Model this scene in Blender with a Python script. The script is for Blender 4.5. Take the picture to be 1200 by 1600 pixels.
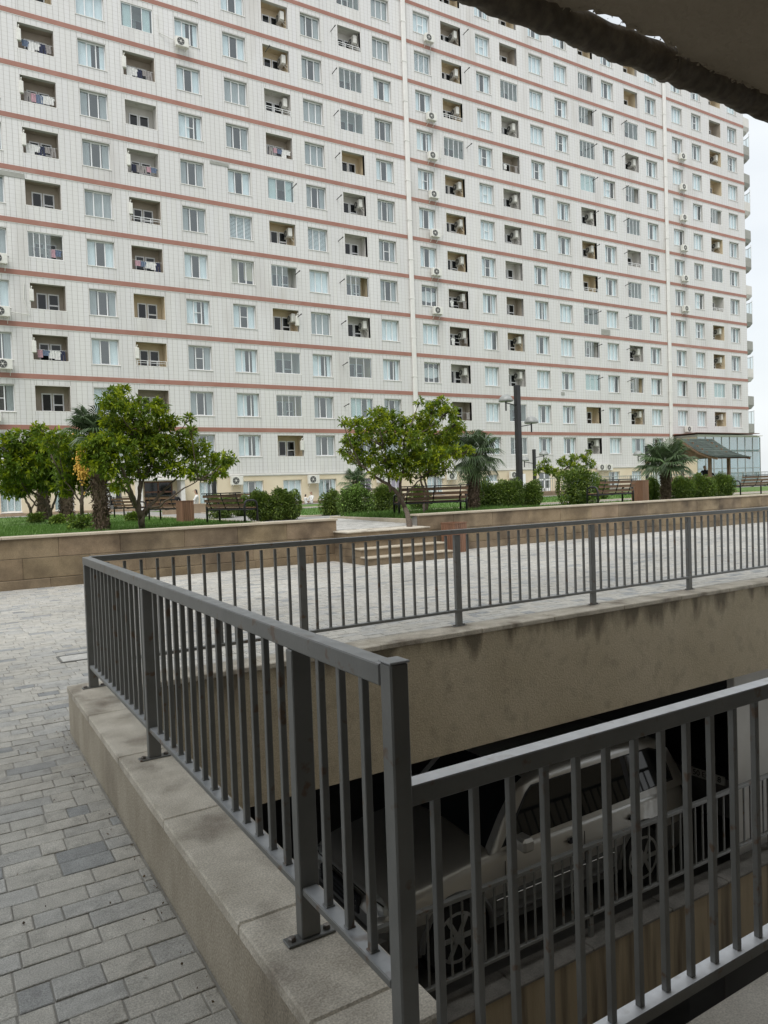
import bpy, bmesh, math, random
from mathutils import Vector, Matrix
random.seed(7)
R = math.radians
S = bpy.context.scene
for o in list(bpy.data.objects): bpy.data.objects.remove(o)
C = S.collection

# ------------------------------------------------------------------ camera
YAW, PITCH, ROLL, EYE, FPX = 0.545693, 0.031623, 0.034844, 1.6, 1152.0
def cam_axes():
    cy, sy = math.cos(YAW), math.sin(YAW)
    f = Vector((sy*math.cos(PITCH), cy*math.cos(PITCH), -math.sin(PITCH)))
    r0 = Vector((cy, -sy, 0)); d0 = f.cross(r0)
    return r0*math.cos(ROLL)+d0*math.sin(ROLL), d0*math.cos(ROLL)-r0*math.sin(ROLL), f
CR, CD, CF = cam_axes()
cam = bpy.data.objects.new('camera', bpy.data.cameras.new('camera')); C.objects.link(cam)
cam.matrix_world = Matrix(((CR.x, -CD.x, -CF.x, 0), (CR.y, -CD.y, -CF.y, 0), (CR.z, -CD.z, -CF.z, EYE), (0, 0, 0, 1)))
cam.data.sensor_fit = 'VERTICAL'; cam.data.sensor_height = 36; cam.data.sensor_width = 36
cam.data.lens = FPX/1600*36
cam.data.clip_start = 0.05; cam.data.clip_end = 3000
S.camera = cam
def ray(x, y): return CR*(x-600)+CD*(y-800)+CF*FPX
def at(x, y, Y): d = ray(x, y); t = Y/d.y; return Vector((d.x*t, Y, EYE+d.z*t))      # where a sight line meets the plane at depth Y
def ground(x, y, z): d = ray(x, y); t = (z-EYE)/d.z; return Vector((d.x*t, d.y*t, z))

# ------------------------------------------------------------------ world and sun (bright overcast)
SUN_EL, SUN_AZ = R(58), R(225)
W = bpy.data.worlds.new('World'); S.world = W; W.use_nodes = True
nt = W.node_tree; nt.nodes.clear()
out = nt.nodes.new('ShaderNodeOutputWorld'); bg = nt.nodes.new('ShaderNodeBackground')
sky = nt.nodes.new('ShaderNodeTexSky'); sky.sky_type = 'NISHITA'; sky.sun_disc = False
sky.sun_elevation = SUN_EL; sky.sun_rotation = SUN_AZ; sky.air_density = 1.2; sky.dust_density = 3.0
tc = nt.nodes.new('ShaderNodeTexCoord'); mp = nt.nodes.new('ShaderNodeMapping'); mp.inputs['Scale'].default_value = (1, 1, 2.5)
nz = nt.nodes.new('ShaderNodeTexNoise'); nz.inputs['Scale'].default_value = 2.2; nz.inputs['Detail'].default_value = 6
rp = nt.nodes.new('ShaderNodeValToRGB'); rp.color_ramp.elements[0].position = .3; rp.color_ramp.elements[0].color = (.70, .70, .70, 1)
rp.color_ramp.elements[1].position = .62; rp.color_ramp.elements[1].color = (.94, .94, .94, 1)
mx = nt.nodes.new('ShaderNodeMixRGB'); mx.inputs['Color2'].default_value = (7.5, 7.8, 7.95, 1)
nt.links.new(tc.outputs['Generated'], mp.inputs['Vector']); nt.links.new(mp.outputs['Vector'], nz.inputs['Vector'])
nt.links.new(nz.outputs['Fac'], rp.inputs['Fac']); nt.links.new(rp.outputs['Color'], mx.inputs['Fac'])
nt.links.new(sky.outputs['Color'], mx.inputs['Color1']); nt.links.new(mx.outputs['Color'], bg.inputs['Color'])
bg.inputs['Strength'].default_value = 0.082
nt.links.new(bg.outputs['Background'], out.inputs['Surface'])
sun = bpy.data.objects.new('sun', bpy.data.lights.new('sun', 'SUN')); C.objects.link(sun)
sun.data.energy = 1.5; sun.data.angle = R(35); sun.data.color = (1, .985, .96)
sd = Vector((math.sin(SUN_AZ)*math.cos(SUN_EL), math.cos(SUN_AZ)*math.cos(SUN_EL), math.sin(SUN_EL)))
sun.rotation_euler = sd.to_track_quat('Z', 'Y').to_euler()
S.view_settings.view_transform = 'Standard'; S.view_settings.look = 'None'
S.view_settings.exposure = 0.72; S.view_settings.gamma = 1; S.view_settings.use_curve_mapping = False
S.render.engine = 'CYCLES'
S.cycles.transparent_max_bounces = 16; S.cycles.max_bounces = 8

# ------------------------------------------------------------------ materials
def mat(name, c1, c2=None, rough=.7, scale=4, bump=0.0, bscale=40, metal=0, spec=.5, c3=None, s3=1, f3=(.5, .7), tint=False, detail=6, stretch=None, coat=0, trans=0, grain=0):
    m = bpy.data.materials.new(name); m.use_nodes = True; n = m.node_tree; L = n.links
    b = n.nodes['Principled BSDF']; b.inputs['Roughness'].default_value = rough; b.inputs['Metallic'].default_value = metal
    b.inputs['Specular IOR Level'].default_value = spec
    if coat: b.inputs['Coat Weight'].default_value = coat; b.inputs['Coat Roughness'].default_value = .05
    g = n.nodes.new('ShaderNodeNewGeometry'); pos = g.outputs['Position']
    if stretch:
        mpn = n.nodes.new('ShaderNodeMapping'); mpn.inputs['Scale'].default_value = stretch; L.new(pos, mpn.inputs['Vector']); pos = mpn.outputs['Vector']
    def noise(s, d=6, v=None):
        t = n.nodes.new('ShaderNodeTexNoise'); t.inputs['Scale'].default_value = s; t.inputs['Detail'].default_value = d; L.new(v or pos, t.inputs['Vector']); return t.outputs['Fac']
    def ramp(f, a, bb):
        t = n.nodes.new('ShaderNodeMapRange'); t.inputs['From Min'].default_value = a; t.inputs['From Max'].default_value = bb; L.new(f, t.inputs['Value']); return t.outputs['Result']
    def mix(f, a, bb):
        t = n.nodes.new('ShaderNodeMixRGB')
        for k, v in (('Fac', f), ('Color1', a), ('Color2', bb)):
            if isinstance(v, (tuple, float, int)): t.inputs[k].default_value = v if not isinstance(v, tuple) else (*v, 1)
            else: L.new(v, t.inputs[k])
        return t.outputs['Color']
    col = c1
    if c2: col = mix(ramp(noise(scale, detail), .32, .68), c1, c2)
    if c3: col = mix(ramp(noise(s3, 8), *f3), col, c3)
    if tint:
        a = n.nodes.new('ShaderNodeAttribute'); a.attribute_name = 'tint'
        hs = n.nodes.new('ShaderNodeMixRGB'); hs.blend_type = 'MULTIPLY'; hs.inputs['Fac'].default_value = 1
        if isinstance(col, tuple): hs.inputs['Color1'].default_value = (*col, 1)
        else: L.new(col, hs.inputs['Color1'])
        L.new(a.outputs['Color'], hs.inputs['Color2']); col = hs.outputs['Color']
    if grain:
        gs = noise(bscale*2.5, 3, g.outputs['Position']); t = n.nodes.new('ShaderNodeMixRGB'); t.blend_type = 'MULTIPLY'; t.inputs['Fac'].default_value = 1
        if isinstance(col, tuple): t.inputs['Color1'].default_value = (*col, 1)
        else: L.new(col, t.inputs['Color1'])
        rr = n.nodes.new('ShaderNodeMapRange'); rr.inputs['From Min'].default_value = .35; rr.inputs['From Max'].default_value = .65
        rr.inputs['To Min'].default_value = 1-grain; rr.inputs['To Max'].default_value = 1+grain*.6; L.new(gs, rr.inputs['Value']); L.new(rr.outputs['Result'], t.inputs['Color2']); col = t.outputs['Color']
    if isinstance(col, tuple): b.inputs['Base Color'].default_value = (*col, 1)
    else: L.new(col, b.inputs['Base Color'])
    if bump:
        bn = n.nodes.new('ShaderNodeBump'); bn.inputs['Strength'].default_value = 1; bn.inputs['Distance'].default_value = bump
        L.new(noise(bscale, 6), bn.inputs['Height']); L.new(bn.outputs['Normal'], b.inputs['Normal'])
    if trans:
        o = n.nodes['Material Output']; tr = n.nodes.new('ShaderNodeBsdfTranslucent'); ms = n.nodes.new('ShaderNodeMixShader'); ms.inputs['Fac'].default_value = trans
        if isinstance(col, tuple): tr.inputs['Color'].default_value = (*col, 1)
        else: L.new(col, tr.inputs['Color'])
        L.new(b.outputs['BSDF'], ms.inputs[1]); L.new(tr.outputs['BSDF'], ms.inputs[2]); L.new(ms.outputs['Shader'], o.inputs['Surface'])
    return m
def glass(name, tint=(.75, .8, .8), refl=1.6, rough=.02, extra=0.0):
    m = bpy.data.materials.new(name); m.use_nodes = True; n = m.node_tree; n.nodes.clear(); L = n.links
    o = n.nodes.new('ShaderNodeOutputMaterial'); ms = n.nodes.new('ShaderNodeMixShader'); t = n.nodes.new('ShaderNodeBsdfTransparent'); gl = n.nodes.new('ShaderNodeBsdfGlossy')
    fr = n.nodes.new('ShaderNodeFresnel'); fr.inputs['IOR'].default_value = refl; ad = n.nodes.new('ShaderNodeMath'); ad.operation = 'ADD'; ad.inputs[1].default_value = extra; ad.use_clamp = True
    g = n.nodes.new('ShaderNodeNewGeometry'); nz = n.nodes.new('ShaderNodeTexNoise'); nz.inputs['Scale'].default_value = 1.3; bn = n.nodes.new('ShaderNodeBump'); bn.inputs['Distance'].default_value = .0015
    L.new(g.outputs['Position'], nz.inputs['Vector']); L.new(nz.outputs['Fac'], bn.inputs['Height']); L.new(bn.outputs['Normal'], gl.inputs['Normal'])
    t.inputs['Color'].default_value = (*tint, 1); gl.inputs['Roughness'].default_value = rough; gl.inputs['Color'].default_value = (.95, 1, 1, 1)
    L.new(fr.outputs['Fac'], ad.inputs[0]); inv = n.nodes.new('ShaderNodeMath'); inv.operation = 'SUBTRACT'; inv.inputs[0].default_value = 1; L.new(g.outputs['Backfacing'], inv.inputs[1])
    ml = n.nodes.new('ShaderNodeMath'); ml.operation = 'MULTIPLY'; L.new(ad.outputs['Value'], ml.inputs[0]); L.new(inv.outputs[0], ml.inputs[1]); L.new(ml.outputs[0], ms.inputs['Fac']); L.new(t.outputs['BSDF'], ms.inputs[1]); L.new(gl.outputs['BSDF'], ms.inputs[2]); L.new(ms.outputs['Shader'], o.inputs['Surface'])
    return m
M = {}
M['tile'] = mat('facade_tile', (.60, .590, .575), (.66, .650, .635), rough=.45, scale=.35, c3=(.47, .445, .415), s3=.5, f3=(.55, .80), tint=True, stretch=(1, 1, .22), bump=.002, bscale=12)
def courses(m, h):
    n = m.node_tree; L = n.links; b = n.nodes['Principled BSDF']; src = b.inputs['Base Color'].links[0].from_socket
    g = n.nodes.new('ShaderNodeNewGeometry'); sp = n.nodes.new('ShaderNodeSeparateXYZ'); L.new(g.outputs['Position'], sp.inputs['Vector'])
    a = n.nodes.new('ShaderNodeMath'); a.operation = 'DIVIDE'; a.inputs[1].default_value = h; L.new(sp.outputs['Z'], a.inputs[0])
    f = n.nodes.new('ShaderNodeMath'); f.operation = 'FRACT'; L.new(a.outputs[0], f.inputs[0])
    c = n.nodes.new('ShaderNodeMath'); c.operation = 'LESS_THAN'; c.inputs[1].default_value = .07; L.new(f.outputs[0], c.inputs[0])
    x = n.nodes.new('ShaderNodeMixRGB'); L.new(c.outputs[0], x.inputs['Fac']); L.new(src, x.inputs['Color1']); x.inputs['Color2'].default_value = (.52, .50, .47, 1); L.new(x.outputs['Color'], b.inputs['Base Color'])
courses(M['tile'], .24)
M['grout'] = mat('facade_grout', (.45, .435, .41), (.50, .48, .46), rough=.9, scale=2)
M['pink'] = mat('pink_band_tile', (.295, .135, .098), (.335, .165, .125), rough=.55, scale=1.3, c3=(.38, .24, .20), s3=.5, f3=(.58, .85), tint=True)
M['trim'] = mat('white_trim', (.66, .645, .61), (.72, .70, .67), rough=.6, scale=3)
M['cream'] = mat('cream_plaster', (.62, .53, .38), (.68, .60, .45), rough=.8, scale=.8, bump=.002, bscale=30)
M['plinth'] = mat('plinth_stone', (.25, .18, .12), (.33, .25, .17), rough=.8, scale=3)
M['upvc'] = mat('white_upvc', (.74, .75, .75), (.80, .80, .80), rough=.35, scale=3)
M['lace'] = mat('pale_curtain', (.78, .80, .80), (.90, .92, .92), rough=.9, scale=6, stretch=(3, 1, .3))
M['grey_curtain'] = mat('grey_curtain', (.36, .36, .35), (.46, .46, .45), rough=.9, scale=6, stretch=(3, 1, .3))
M['tan_curtain'] = mat('tan_curtain', (.50, .43, .31), (.58, .51, .40), rough=.9, scale=6, stretch=(3, 1, .3))
M['purple_curtain'] = mat('purple_curtain', (.36, .22, .33), (.46, .31, .42), rough=.9, scale=6, stretch=(3, 1, .3))
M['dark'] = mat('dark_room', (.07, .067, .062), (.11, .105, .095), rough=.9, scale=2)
M['glass'] = glass('window_glass', tint=(.90, .94, .95), refl=1.9, extra=.07)
M['bglass'] = glass('balcony_glass', tint=(.80, .86, .86), refl=1.8, extra=.08)
M['mirror'] = glass('pavilion_glass', tint=(.62, .80, .83), refl=1.7, extra=.30)
M['wcream'] = mat('loggia_cream', (.55, .44, .29), (.62, .52, .36), rough=.85, scale=1.5)
M['wwhite'] = mat('loggia_white', (.58, .56, .52), (.66, .64, .60), rough=.85, scale=1.5)
M['wbrown'] = mat('loggia_brown', (.36, .31, .25), (.44, .38, .31), rough=.85, scale=1.5)
M['acw'] = mat('ac_casing', (.62, .61, .56), (.72, .71, .66), rough=.45, scale=6)
M['acd'] = mat('ac_grille', (.05, .05, .05), (.09, .09, .085), rough=.6, scale=20)
M['steel'] = mat('painted_steel', (.130, .132, .126), (.160, .162, .155), rough=.42, scale=9, c3=(.115, .078, .052), s3=16, f3=(.615, .68), bump=.0006, bscale=90, spec=.6)
M['steeltop'] = mat('skylit_steel', (.24, .25, .26), (.36, .37, .38), rough=.36, scale=14, c3=(.12, .085, .06), s3=9, f3=(.62, .75), bump=.0006, bscale=90, spec=.6)  # rail tops coloured paler to stand for sky light, with rust specks
M['bright'] = mat('skylit_bright_steel', (.66, .67, .69), (.80, .81, .83), rough=.30, scale=22, c3=(.36, .33, .30), s3=11, f3=(.60, .75), bump=.0008, bscale=70, spec=.7)  # sky reflection painted onto the near rail tops as pale, blotchy steel
M['bolt'] = mat('bolt_steel', (.26, .25, .24), (.12, .09, .07), rough=.4, scale=60, metal=.6)
M['cap'] = mat('stone_cap', (.47, .425, .35), (.63, .58, .495), rough=.85, scale=6, c3=(.22, .185, .145), s3=3.4, f3=(.50, .70), bump=.004, bscale=70, grain=.26)
M['lightened_cap'] = mat('lightened_kerb', (.56, .52, .455), (.68, .64, .57), rough=.75, scale=5, c3=(.36, .32, .27), s3=3, f3=(.55, .8), bump=.003, bscale=70, grain=.2)  # lighter copy of the cap stone, making up for shade under the slab
M['stucco'] = mat('tan_stucco', (.47, .40, .285), (.54, .465, .345), rough=.9, scale=1.6, c3=(.33, .28, .205), s3=6, f3=(.52, .85), bump=.005, bscale=60, grain=.26)
def grime(m, ztop, depth, col):                          # dirt band washed down from under the coping
    n = m.node_tree; L = n.links; b = n.nodes['Principled BSDF']; src = b.inputs['Base Color'].links[0].from_socket
    g = n.nodes.new('ShaderNodeNewGeometry'); sp = n.nodes.new('ShaderNodeSeparateXYZ'); L.new(g.outputs['Position'], sp.inputs['Vector'])
    mp_ = n.nodes.new('ShaderNodeMapping'); mp_.inputs['Scale'].default_value = (3.2, 3.2, .7); t = n.nodes.new('ShaderNodeTexNoise'); t.inputs['Scale'].default_value = 1.6; t.inputs['Detail'].default_value = 9; L.new(g.outputs['Position'], mp_.inputs['Vector']); L.new(mp_.outputs['Vector'], t.inputs['Vector'])
    r = n.nodes.new('ShaderNodeMapRange'); r.inputs['From Min'].default_value = ztop-depth; r.inputs['From Max'].default_value = ztop; r.inputs['To Min'].default_value = -.30; r.inputs['To Max'].default_value = .15; L.new(sp.outputs['Z'], r.inputs['Value'])
    a = n.nodes.new('ShaderNodeMath'); L.new(t.outputs['Fac'], a.inputs[0]); L.new(r.outputs['Result'], a.inputs[1])
    q = n.nodes.new('ShaderNodeMapRange'); q.inputs['From Min'].default_value = .50; q.inputs['From Max'].default_value = .68; q.inputs['To Max'].default_value = .8; L.new(a.outputs[0], q.inputs['Value'])
    x = n.nodes.new('ShaderNodeMixRGB'); L.new(q.outputs['Result'], x.inputs['Fac']); L.new(src, x.inputs['Color1']); x.inputs['Color2'].default_value = (*col, 1); L.new(x.outputs['Color'], b.inputs['Base Color'])
grime(M['stucco'], .27, .5, (.12, .10, .07))
M['kerbface'] = mat('kerb_face', (.34, .295, .225), (.44, .39, .31), rough=.9, scale=6, c3=(.17, .14, .10), s3=2.2, f3=(.5, .75), bump=.005, bscale=55, grain=.3, stretch=(1, 1, .5))
M['travert'] = mat('tan_stone', (.19, .14, .085), (.28, .215, .14), rough=.7, scale=2.5, c3=(.095, .068, .042), s3=1.8, f3=(.46, .72), tint=True, bump=.002, bscale=30, grain=.15)
M['travcap'] = mat('pale_coping', (.42, .36, .27), (.50, .44, .35), rough=.7, scale=4, grain=.15, bscale=30)
M['paver'] = mat('paving_stone', (.44, .43, .405), (.54, .53, .50), rough=.78, scale=14, c3=(.31, .305, .285), s3=9, f3=(.52, .8), tint=True, bump=.0035, bscale=85, grain=.30)
M['bed'] = mat('joint_sand', (.30, .29, .265), (.38, .365, .335), rough=.95, scale=12, bump=.004, bscale=90)
M['conc'] = mat('grey_concrete', (.26, .25, .235), (.36, .35, .33), rough=.85, scale=3, bump=.003, bscale=60, grain=.2)
M['soffit'] = mat('soffit_plaster', (.36, .30, .22), (.44, .37, .275), rough=.9, scale=2.5, c3=(.25, .21, .16), s3=1.2, f3=(.5, .8), bump=.006, bscale=50)
M['tar'] = mat('tarred_wrap', (.10, .08, .055), (.17, .14, .10), rough=.75, scale=9, bump=.012, bscale=14, stretch=(1.6, 1, 1), grain=.3)
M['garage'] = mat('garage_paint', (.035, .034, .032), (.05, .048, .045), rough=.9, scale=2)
M['ledge'] = mat('darkened_ledge', (.10, .095, .085), (.17, .16, .145), rough=.9, scale=5, grain=.2)  # darkened in the colour to offset strong light reaching the ledge
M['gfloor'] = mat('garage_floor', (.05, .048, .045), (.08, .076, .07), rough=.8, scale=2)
M['pillar'] = mat('pillar_paint', (.52, .51, .49), (.60, .59, .57), rough=.8, scale=2, bump=.002)
M['grass'] = mat('grass', (.055, .115, .018), (.115, .21, .04), rough=.9, scale=2.2, c3=(.17, .25, .06), s3=.9, f3=(.55, .8), bump=.02, bscale=40)
M['blade'] = mat('grass_blade', (.07, .15, .022), (.13, .24, .045), rough=.7, scale=3, trans=.35)
M['leaf'] = mat('glossy_leaf', (.135, .205, .022), (.19, .275, .034), rough=.42, scale=2, tint=True, trans=.42, spec=.45)
M['hedge'] = mat('hedge_leaf', (.10, .16, .03), (.16, .23, .05), rough=.5, scale=3, tint=True, trans=.25)
M['palm'] = mat('palm_leaf', (.055, .095, .035), (.085, .135, .05), rough=.4, scale=3, tint=True, trans=.15)
M['bark'] = mat('bark', (.075, .055, .04), (.13, .10, .075), rough=.95, scale=12, bump=.01, bscale=30)
M['fibre'] = mat('palm_fibre', (.12, .085, .06), (.22, .165, .12), rough=1, scale=15, bump=.01, tint=True)
M['flower'] = mat('palm_flower', (.62, .36, .06), (.72, .46, .10), rough=.8, scale=15)
M['wood'] = mat('bench_wood', (.13, .07, .038), (.20, .11, .06), rough=.55, scale=5, stretch=(.4, 5, 5), tint=True)
M['redwood'] = mat('red_wood', (.17, .085, .05), (.24, .125, .075), rough=.6, scale=6, stretch=(5, 5, .5), tint=True)
M['timber'] = mat('gazebo_timber', (.17, .10, .06), (.25, .155, .10), rough=.7, scale=5, stretch=(4, 4, .6))
M['shingle'] = mat('green_shingle', (.038, .055, .045), (.07, .085, .072), rough=.85, scale=5, tint=True)
M['iron'] = mat('black_iron', (.012, .012, .013), (.02, .02, .021), rough=.4, scale=5)
M['dome'] = mat('lamp_dome', (.24, .25, .24), (.32, .33, .32), rough=.4, scale=6)
M['silver'] = mat('silver_paint', (.50, .49, .465), (.52, .51, .485), rough=.30, scale=1, metal=.55, coat=.6)
M['black'] = mat('black_paint', (.010, .011, .013), (.014, .015, .017), rough=.25, scale=1, coat=.8)
M['clad'] = mat('grey_cladding', (.12, .12, .118), (.15, .15, .147), rough=.5, scale=5)
M['tyre'] = mat('tyre', (.012, .012, .012), (.02, .02, .02), rough=.9, scale=20)
M['rim'] = mat('alloy_rim', (.40, .40, .39), (.50, .50, .49), rough=.35, scale=5, metal=.3)
M['cglass'] = mat('car_glass', (.008, .01, .011), (.012, .014, .015), rough=.05, scale=1, spec=.5)
M['chrome'] = mat('chrome', (.75, .75, .75), (.8, .8, .8), rough=.08, scale=3, metal=1)
M['lens'] = mat('lamp_lens', (.45, .47, .48), (.6, .62, .62), rough=.08, scale=30, coat=1)
M['plate'] = mat('number_plate', (.66, .66, .64), (.70, .70, .68), rough=.4, scale=5)
M['ink'] = mat('black_ink', (.015, .015, .018), rough=.6)
M['skin'] = mat('skin', (.42, .25, .17), (.48, .30, .21), rough=.6, scale=10)
M['hair'] = mat('dark_hair', (.012, .010, .009), (.02, .016, .014), rough=.6, scale=30)
M['blackcloth'] = mat('black_cloth', (.012, .012, .014), (.02, .02, .022), rough=.9, scale=10)
M['whitecloth'] = mat('white_cloth', (.62, .62, .60), (.72, .72, .70), rough=.9, scale=10)
M['brownwood'] = mat('door_brown', (.12, .05, .03), (.17, .08, .05), rough=.4, scale=5)
M['paper'] = mat('paper', (.78, .78, .75), (.70, .70, .68), rough=.8, scale=4)
M['patch'] = mat('grey_patch', (.28, .28, .25), (.34, .34, .31), rough=.9, scale=4)
for nme, c in dict(cwhite=(.68, .68, .66), cpink=(.48, .30, .34), cblue=(.13, .17, .25), cnavy=(.03, .035, .07), cgreen=(.24, .27, .10), cgrey=(.30, .28, .27), corange=(.55, .22, .08), cyellow=(.62, .45, .12)).items():
    M[nme] = mat('cloth_'+nme[1:], c, tuple(v*.8 for v in c), rough=.9, scale=12)

# ------------------------------------------------------------------ builders
class MB:
    def __init__(s): s.v = []; s.f = []; s.m = []; s.t = []; s.cm = 0; s.ct = (1, 1, 1)
    def face(s, pts):
        i = len(s.v); s.v += [tuple(p) for p in pts]; s.f.append(tuple(range(i, i+len(pts)))); s.m.append(s.cm); s.t.append(s.ct)
    def add(s, vs, fs):
        i = len(s.v); s.v += [tuple(p) for p in vs]
        for f in fs: s.f.append(tuple(i+k for k in f)); s.m.append(s.cm); s.t.append(s.ct)
    def box(s, x0, y0, z0, x1, y1, z1):
        s.add([(x0, y0, z0), (x1, y0, z0), (x1, y1, z0), (x0, y1, z0), (x0, y0, z1), (x1, y0, z1), (x1, y1, z1), (x0, y1, z1)],
              [(0, 3, 2, 1), (4, 5, 6, 7), (0, 1, 5, 4), (1, 2, 6, 5), (2, 3, 7, 6), (3, 0, 4, 7)])
    def cbox(s, x0, y0, z0, x1, y1, z1, b=.003):           # chamfered box
        X = (x0, x1); Y = (y0, y1); Z = (z0, z1); vs = []; idx = {}
        for i in (0, 1):
            for j in (0, 1):
                for k in (0, 1):
                    sx, sy, sz = (b if i == 0 else -b), (b if j == 0 else -b), (b if k == 0 else -b)
                    idx[i, j, k, 0] = len(vs); vs.append((X[i], Y[j]+sy, Z[k]+sz))
                    idx[i, j, k, 1] = len(vs); vs.append((X[i]+sx, Y[j], Z[k]+sz))
                    idx[i, j, k, 2] = len(vs); vs.append((X[i]+sx, Y[j]+sy, Z[k]))
        I = idx; fs = []
        for i in (0, 1):
            q = [I[i, 0, 0, 0], I[i, 1, 0, 0], I[i, 1, 1, 0], I[i, 0, 1, 0]]; fs.append(q if i else q[::-1])
            q = [I[0, i, 0, 1], I[1, i, 0, 1], I[1, i, 1, 1], I[0, i, 1, 1]]; fs.append(q[::-1] if i else q)
            q = [I[0, 0, i, 2], I[1, 0, i, 2], I[1, 1, i, 2], I[0, 1, i, 2]]; fs.append(q if i else q[::-1])
        for a in (0, 1):
            for c in (0, 1):
                e = [I[a, c, 0, 0], I[a, c, 1, 0], I[a, c, 1, 1], I[a, c, 0, 1]]; fs.append(e if (a ^ c) else e[::-1])
                e = [I[a, 0, c, 0], I[a, 1, c, 0], I[a, 1, c, 2], I[a, 0, c, 2]]; fs.append(e[::-1] if (a ^ c) else e)
                e = [I[0, a, c, 1], I[1, a, c, 1], I[1, a, c, 2], I[0, a, c, 2]]; fs.append(e if (a ^ c) else e[::-1])
        for i in (0, 1):
            for j in (0, 1):
                for k in (0, 1):
                    e = [I[i, j, k, 0], I[i, j, k, 1], I[i, j, k, 2]]; fs.append(e if (i ^ j ^ k) else e[::-1])
        s.add(vs, fs)
    def stone(s, x0, y0, x1, y1, z0, z1, b, tilt=(0, 0)):   # block with eased upper edges
        cx, cy = (x0+x1)/2, (y0+y1)/2
        h = lambda x, y: z1+(x-cx)*tilt[0]+(y-cy)*tilt[1]
        lo = [(x0, y0), (x1, y0), (x1, y1), (x0, y1)]; hi = [(x0+b, y0+b), (x1-b, y0+b), (x1-b, y1-b), (x0+b, y1-b)]
        s.add([(x, y, z0) for x, y in lo]+[(x, y, h(x, y)-b*.6) for x, y in lo]+[(x, y, h(x, y)) for x, y in hi],
              [(i, (i+1) % 4, 4+(i+1) % 4, 4+i) for i in range(4)]+[(4+i, 4+(i+1) % 4, 8+(i+1) % 4, 8+i) for i in range(4)]+[(8, 9, 10, 11)])
    def bar(s, p, q, w, h, up=(0, 0, 1)):
        p, q = Vector(p), Vector(q); d = (q-p).normalized(); u = Vector(up)
        if abs(d.dot(u)) > .98: u = Vector((0, 1, 0))
        a = d.cross(u).normalized()*w/2; c = a.cross(d).normalized()*h/2
        P = [p-a-c, p+a-c, p+a+c, p-a+c]; Q = [v+(q-p) for v in P]
        s.add(P+Q, [(3, 2, 1, 0), (4, 5, 6, 7)]+[(i, (i+1) % 4, 4+(i+1) % 4, 4+i) for i in range(4)])
    def tube(s, pts, rad, n=8, cap=True):
        pts = [Vector(p) for p in pts]; rad = rad if isinstance(rad, (list, tuple)) else [rad]*len(pts); vs = []; fs = []
        prev = None
        for i, p in enumerate(pts):
            d = (pts[min(i+1, len(pts)-1)]-pts[max(i-1, 0)]).normalized()
            if prev is None:
                a = d.cross(Vector((0, 0, 1)) if abs(d.z) < .9 else Vector((1, 0, 0))).normalized()
            else: a = (prev-d*prev.dot(d)).normalized()
            prev = a; c = d.cross(a)
            for k in range(n):
                t = 2*math.pi*k/n; vs.append(p+(a*math.cos(t)+c*math.sin(t))*rad[i])
        for i in range(len(pts)-1):
            for k in range(n): fs.append((i*n+k, i*n+(k+1) % n, (i+1)*n+(k+1) % n, (i+1)*n+k))
        if cap: fs.append(tuple(range(n))[::-1]); fs.append(tuple((len(pts)-1)*n+k for k in range(n)))
        s.add(vs, fs)
    def lathe(s, c, prof, n=16, axis='z', cap=True):
        vs = []; fs = []; c = Vector(c)
        for r, h in prof:
            for k in range(n):
                t = 2*math.pi*k/n; x, y = r*math.cos(t), r*math.sin(t)
                vs.append(c+(Vector((x, y, h)) if axis == 'z' else Vector((x, h, y)) if axis == 'y' else Vector((h, x, y))))
        for i in range(len(prof)-1):
            for k in range(n): fs.append((i*n+k, i*n+(k+1) % n, (i+1)*n+(k+1) % n, (i+1)*n+k))
        if cap: fs.append(tuple(range(n))[::-1]); fs.append(tuple((len(prof)-1)*n+k for k in range(n)))
        s.add(vs, fs)
    def sphere(s, c, r, n=10, m=7, sc=(1, 1, 1)):
        s.lathe_s(c, r, n, m, sc)
    def lathe_s(s, c, r, n, m, sc):
        vs = []; fs = []; c = Vector(c)
        for i in range(m+1):
            a = math.pi*i/m
            for k in range(n):
                t = 2*math.pi*k/n; vs.append(c+Vector((r*sc[0]*math.sin(a)*math.cos(t), r*sc[1]*math.sin(a)*math.sin(t), -r*sc[2]*math.cos(a))))
        for i in range(m):
            for k in range(n): fs.append((i*n+k, i*n+(k+1) % n, (i+1)*n+(k+1) % n, (i+1)*n+k))
        s.add(vs, fs)
    def mesh(s, name, mats, off=(0, 0, 0), smooth=False):
        me = bpy.data.meshes.new(name)
        ox, oy, oz = off
        me.from_pydata([(x-ox, y-oy, z-oz) for x, y, z in s.v] if any(off) else s.v, [], s.f)
        if not isinstance(mats, (list, tuple)): mats = [mats]
        for m in mats: me.materials.append(M[m])
        if len(mats) > 1: me.polygons.foreach_set('material_index', s.m)
        a = me.attributes.new('tint', 'FLOAT_COLOR', 'FACE'); fl = []
        for t in s.t: fl += (*t, 1)
        a.data.foreach_set('color', fl)
        if smooth: me.polygons.foreach_set('use_smooth', [True]*len(me.polygons))
        me.update()
        if smooth:
            bm = bmesh.new(); bm.from_mesh(me); bmesh.ops.remove_doubles(bm, verts=bm.verts, dist=1e-5); bm.to_mesh(me); bm.free(); me.update()
        return me
    def build(s, name, mats, parent=None, world=True, smooth=False, stuff=False):
        off = rootloc(parent) if (parent and world) else (0, 0, 0)
        o = bpy.data.objects.new(name, s.mesh(name, mats, off, smooth)); C.objects.link(o); o.parent = parent
        if stuff: o['kind'] = 'stuff'
        return o
def rootloc(o):
    v = Vector((0, 0, 0))
    while o: v += o.location; o = o.parent
    return tuple(v)
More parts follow.
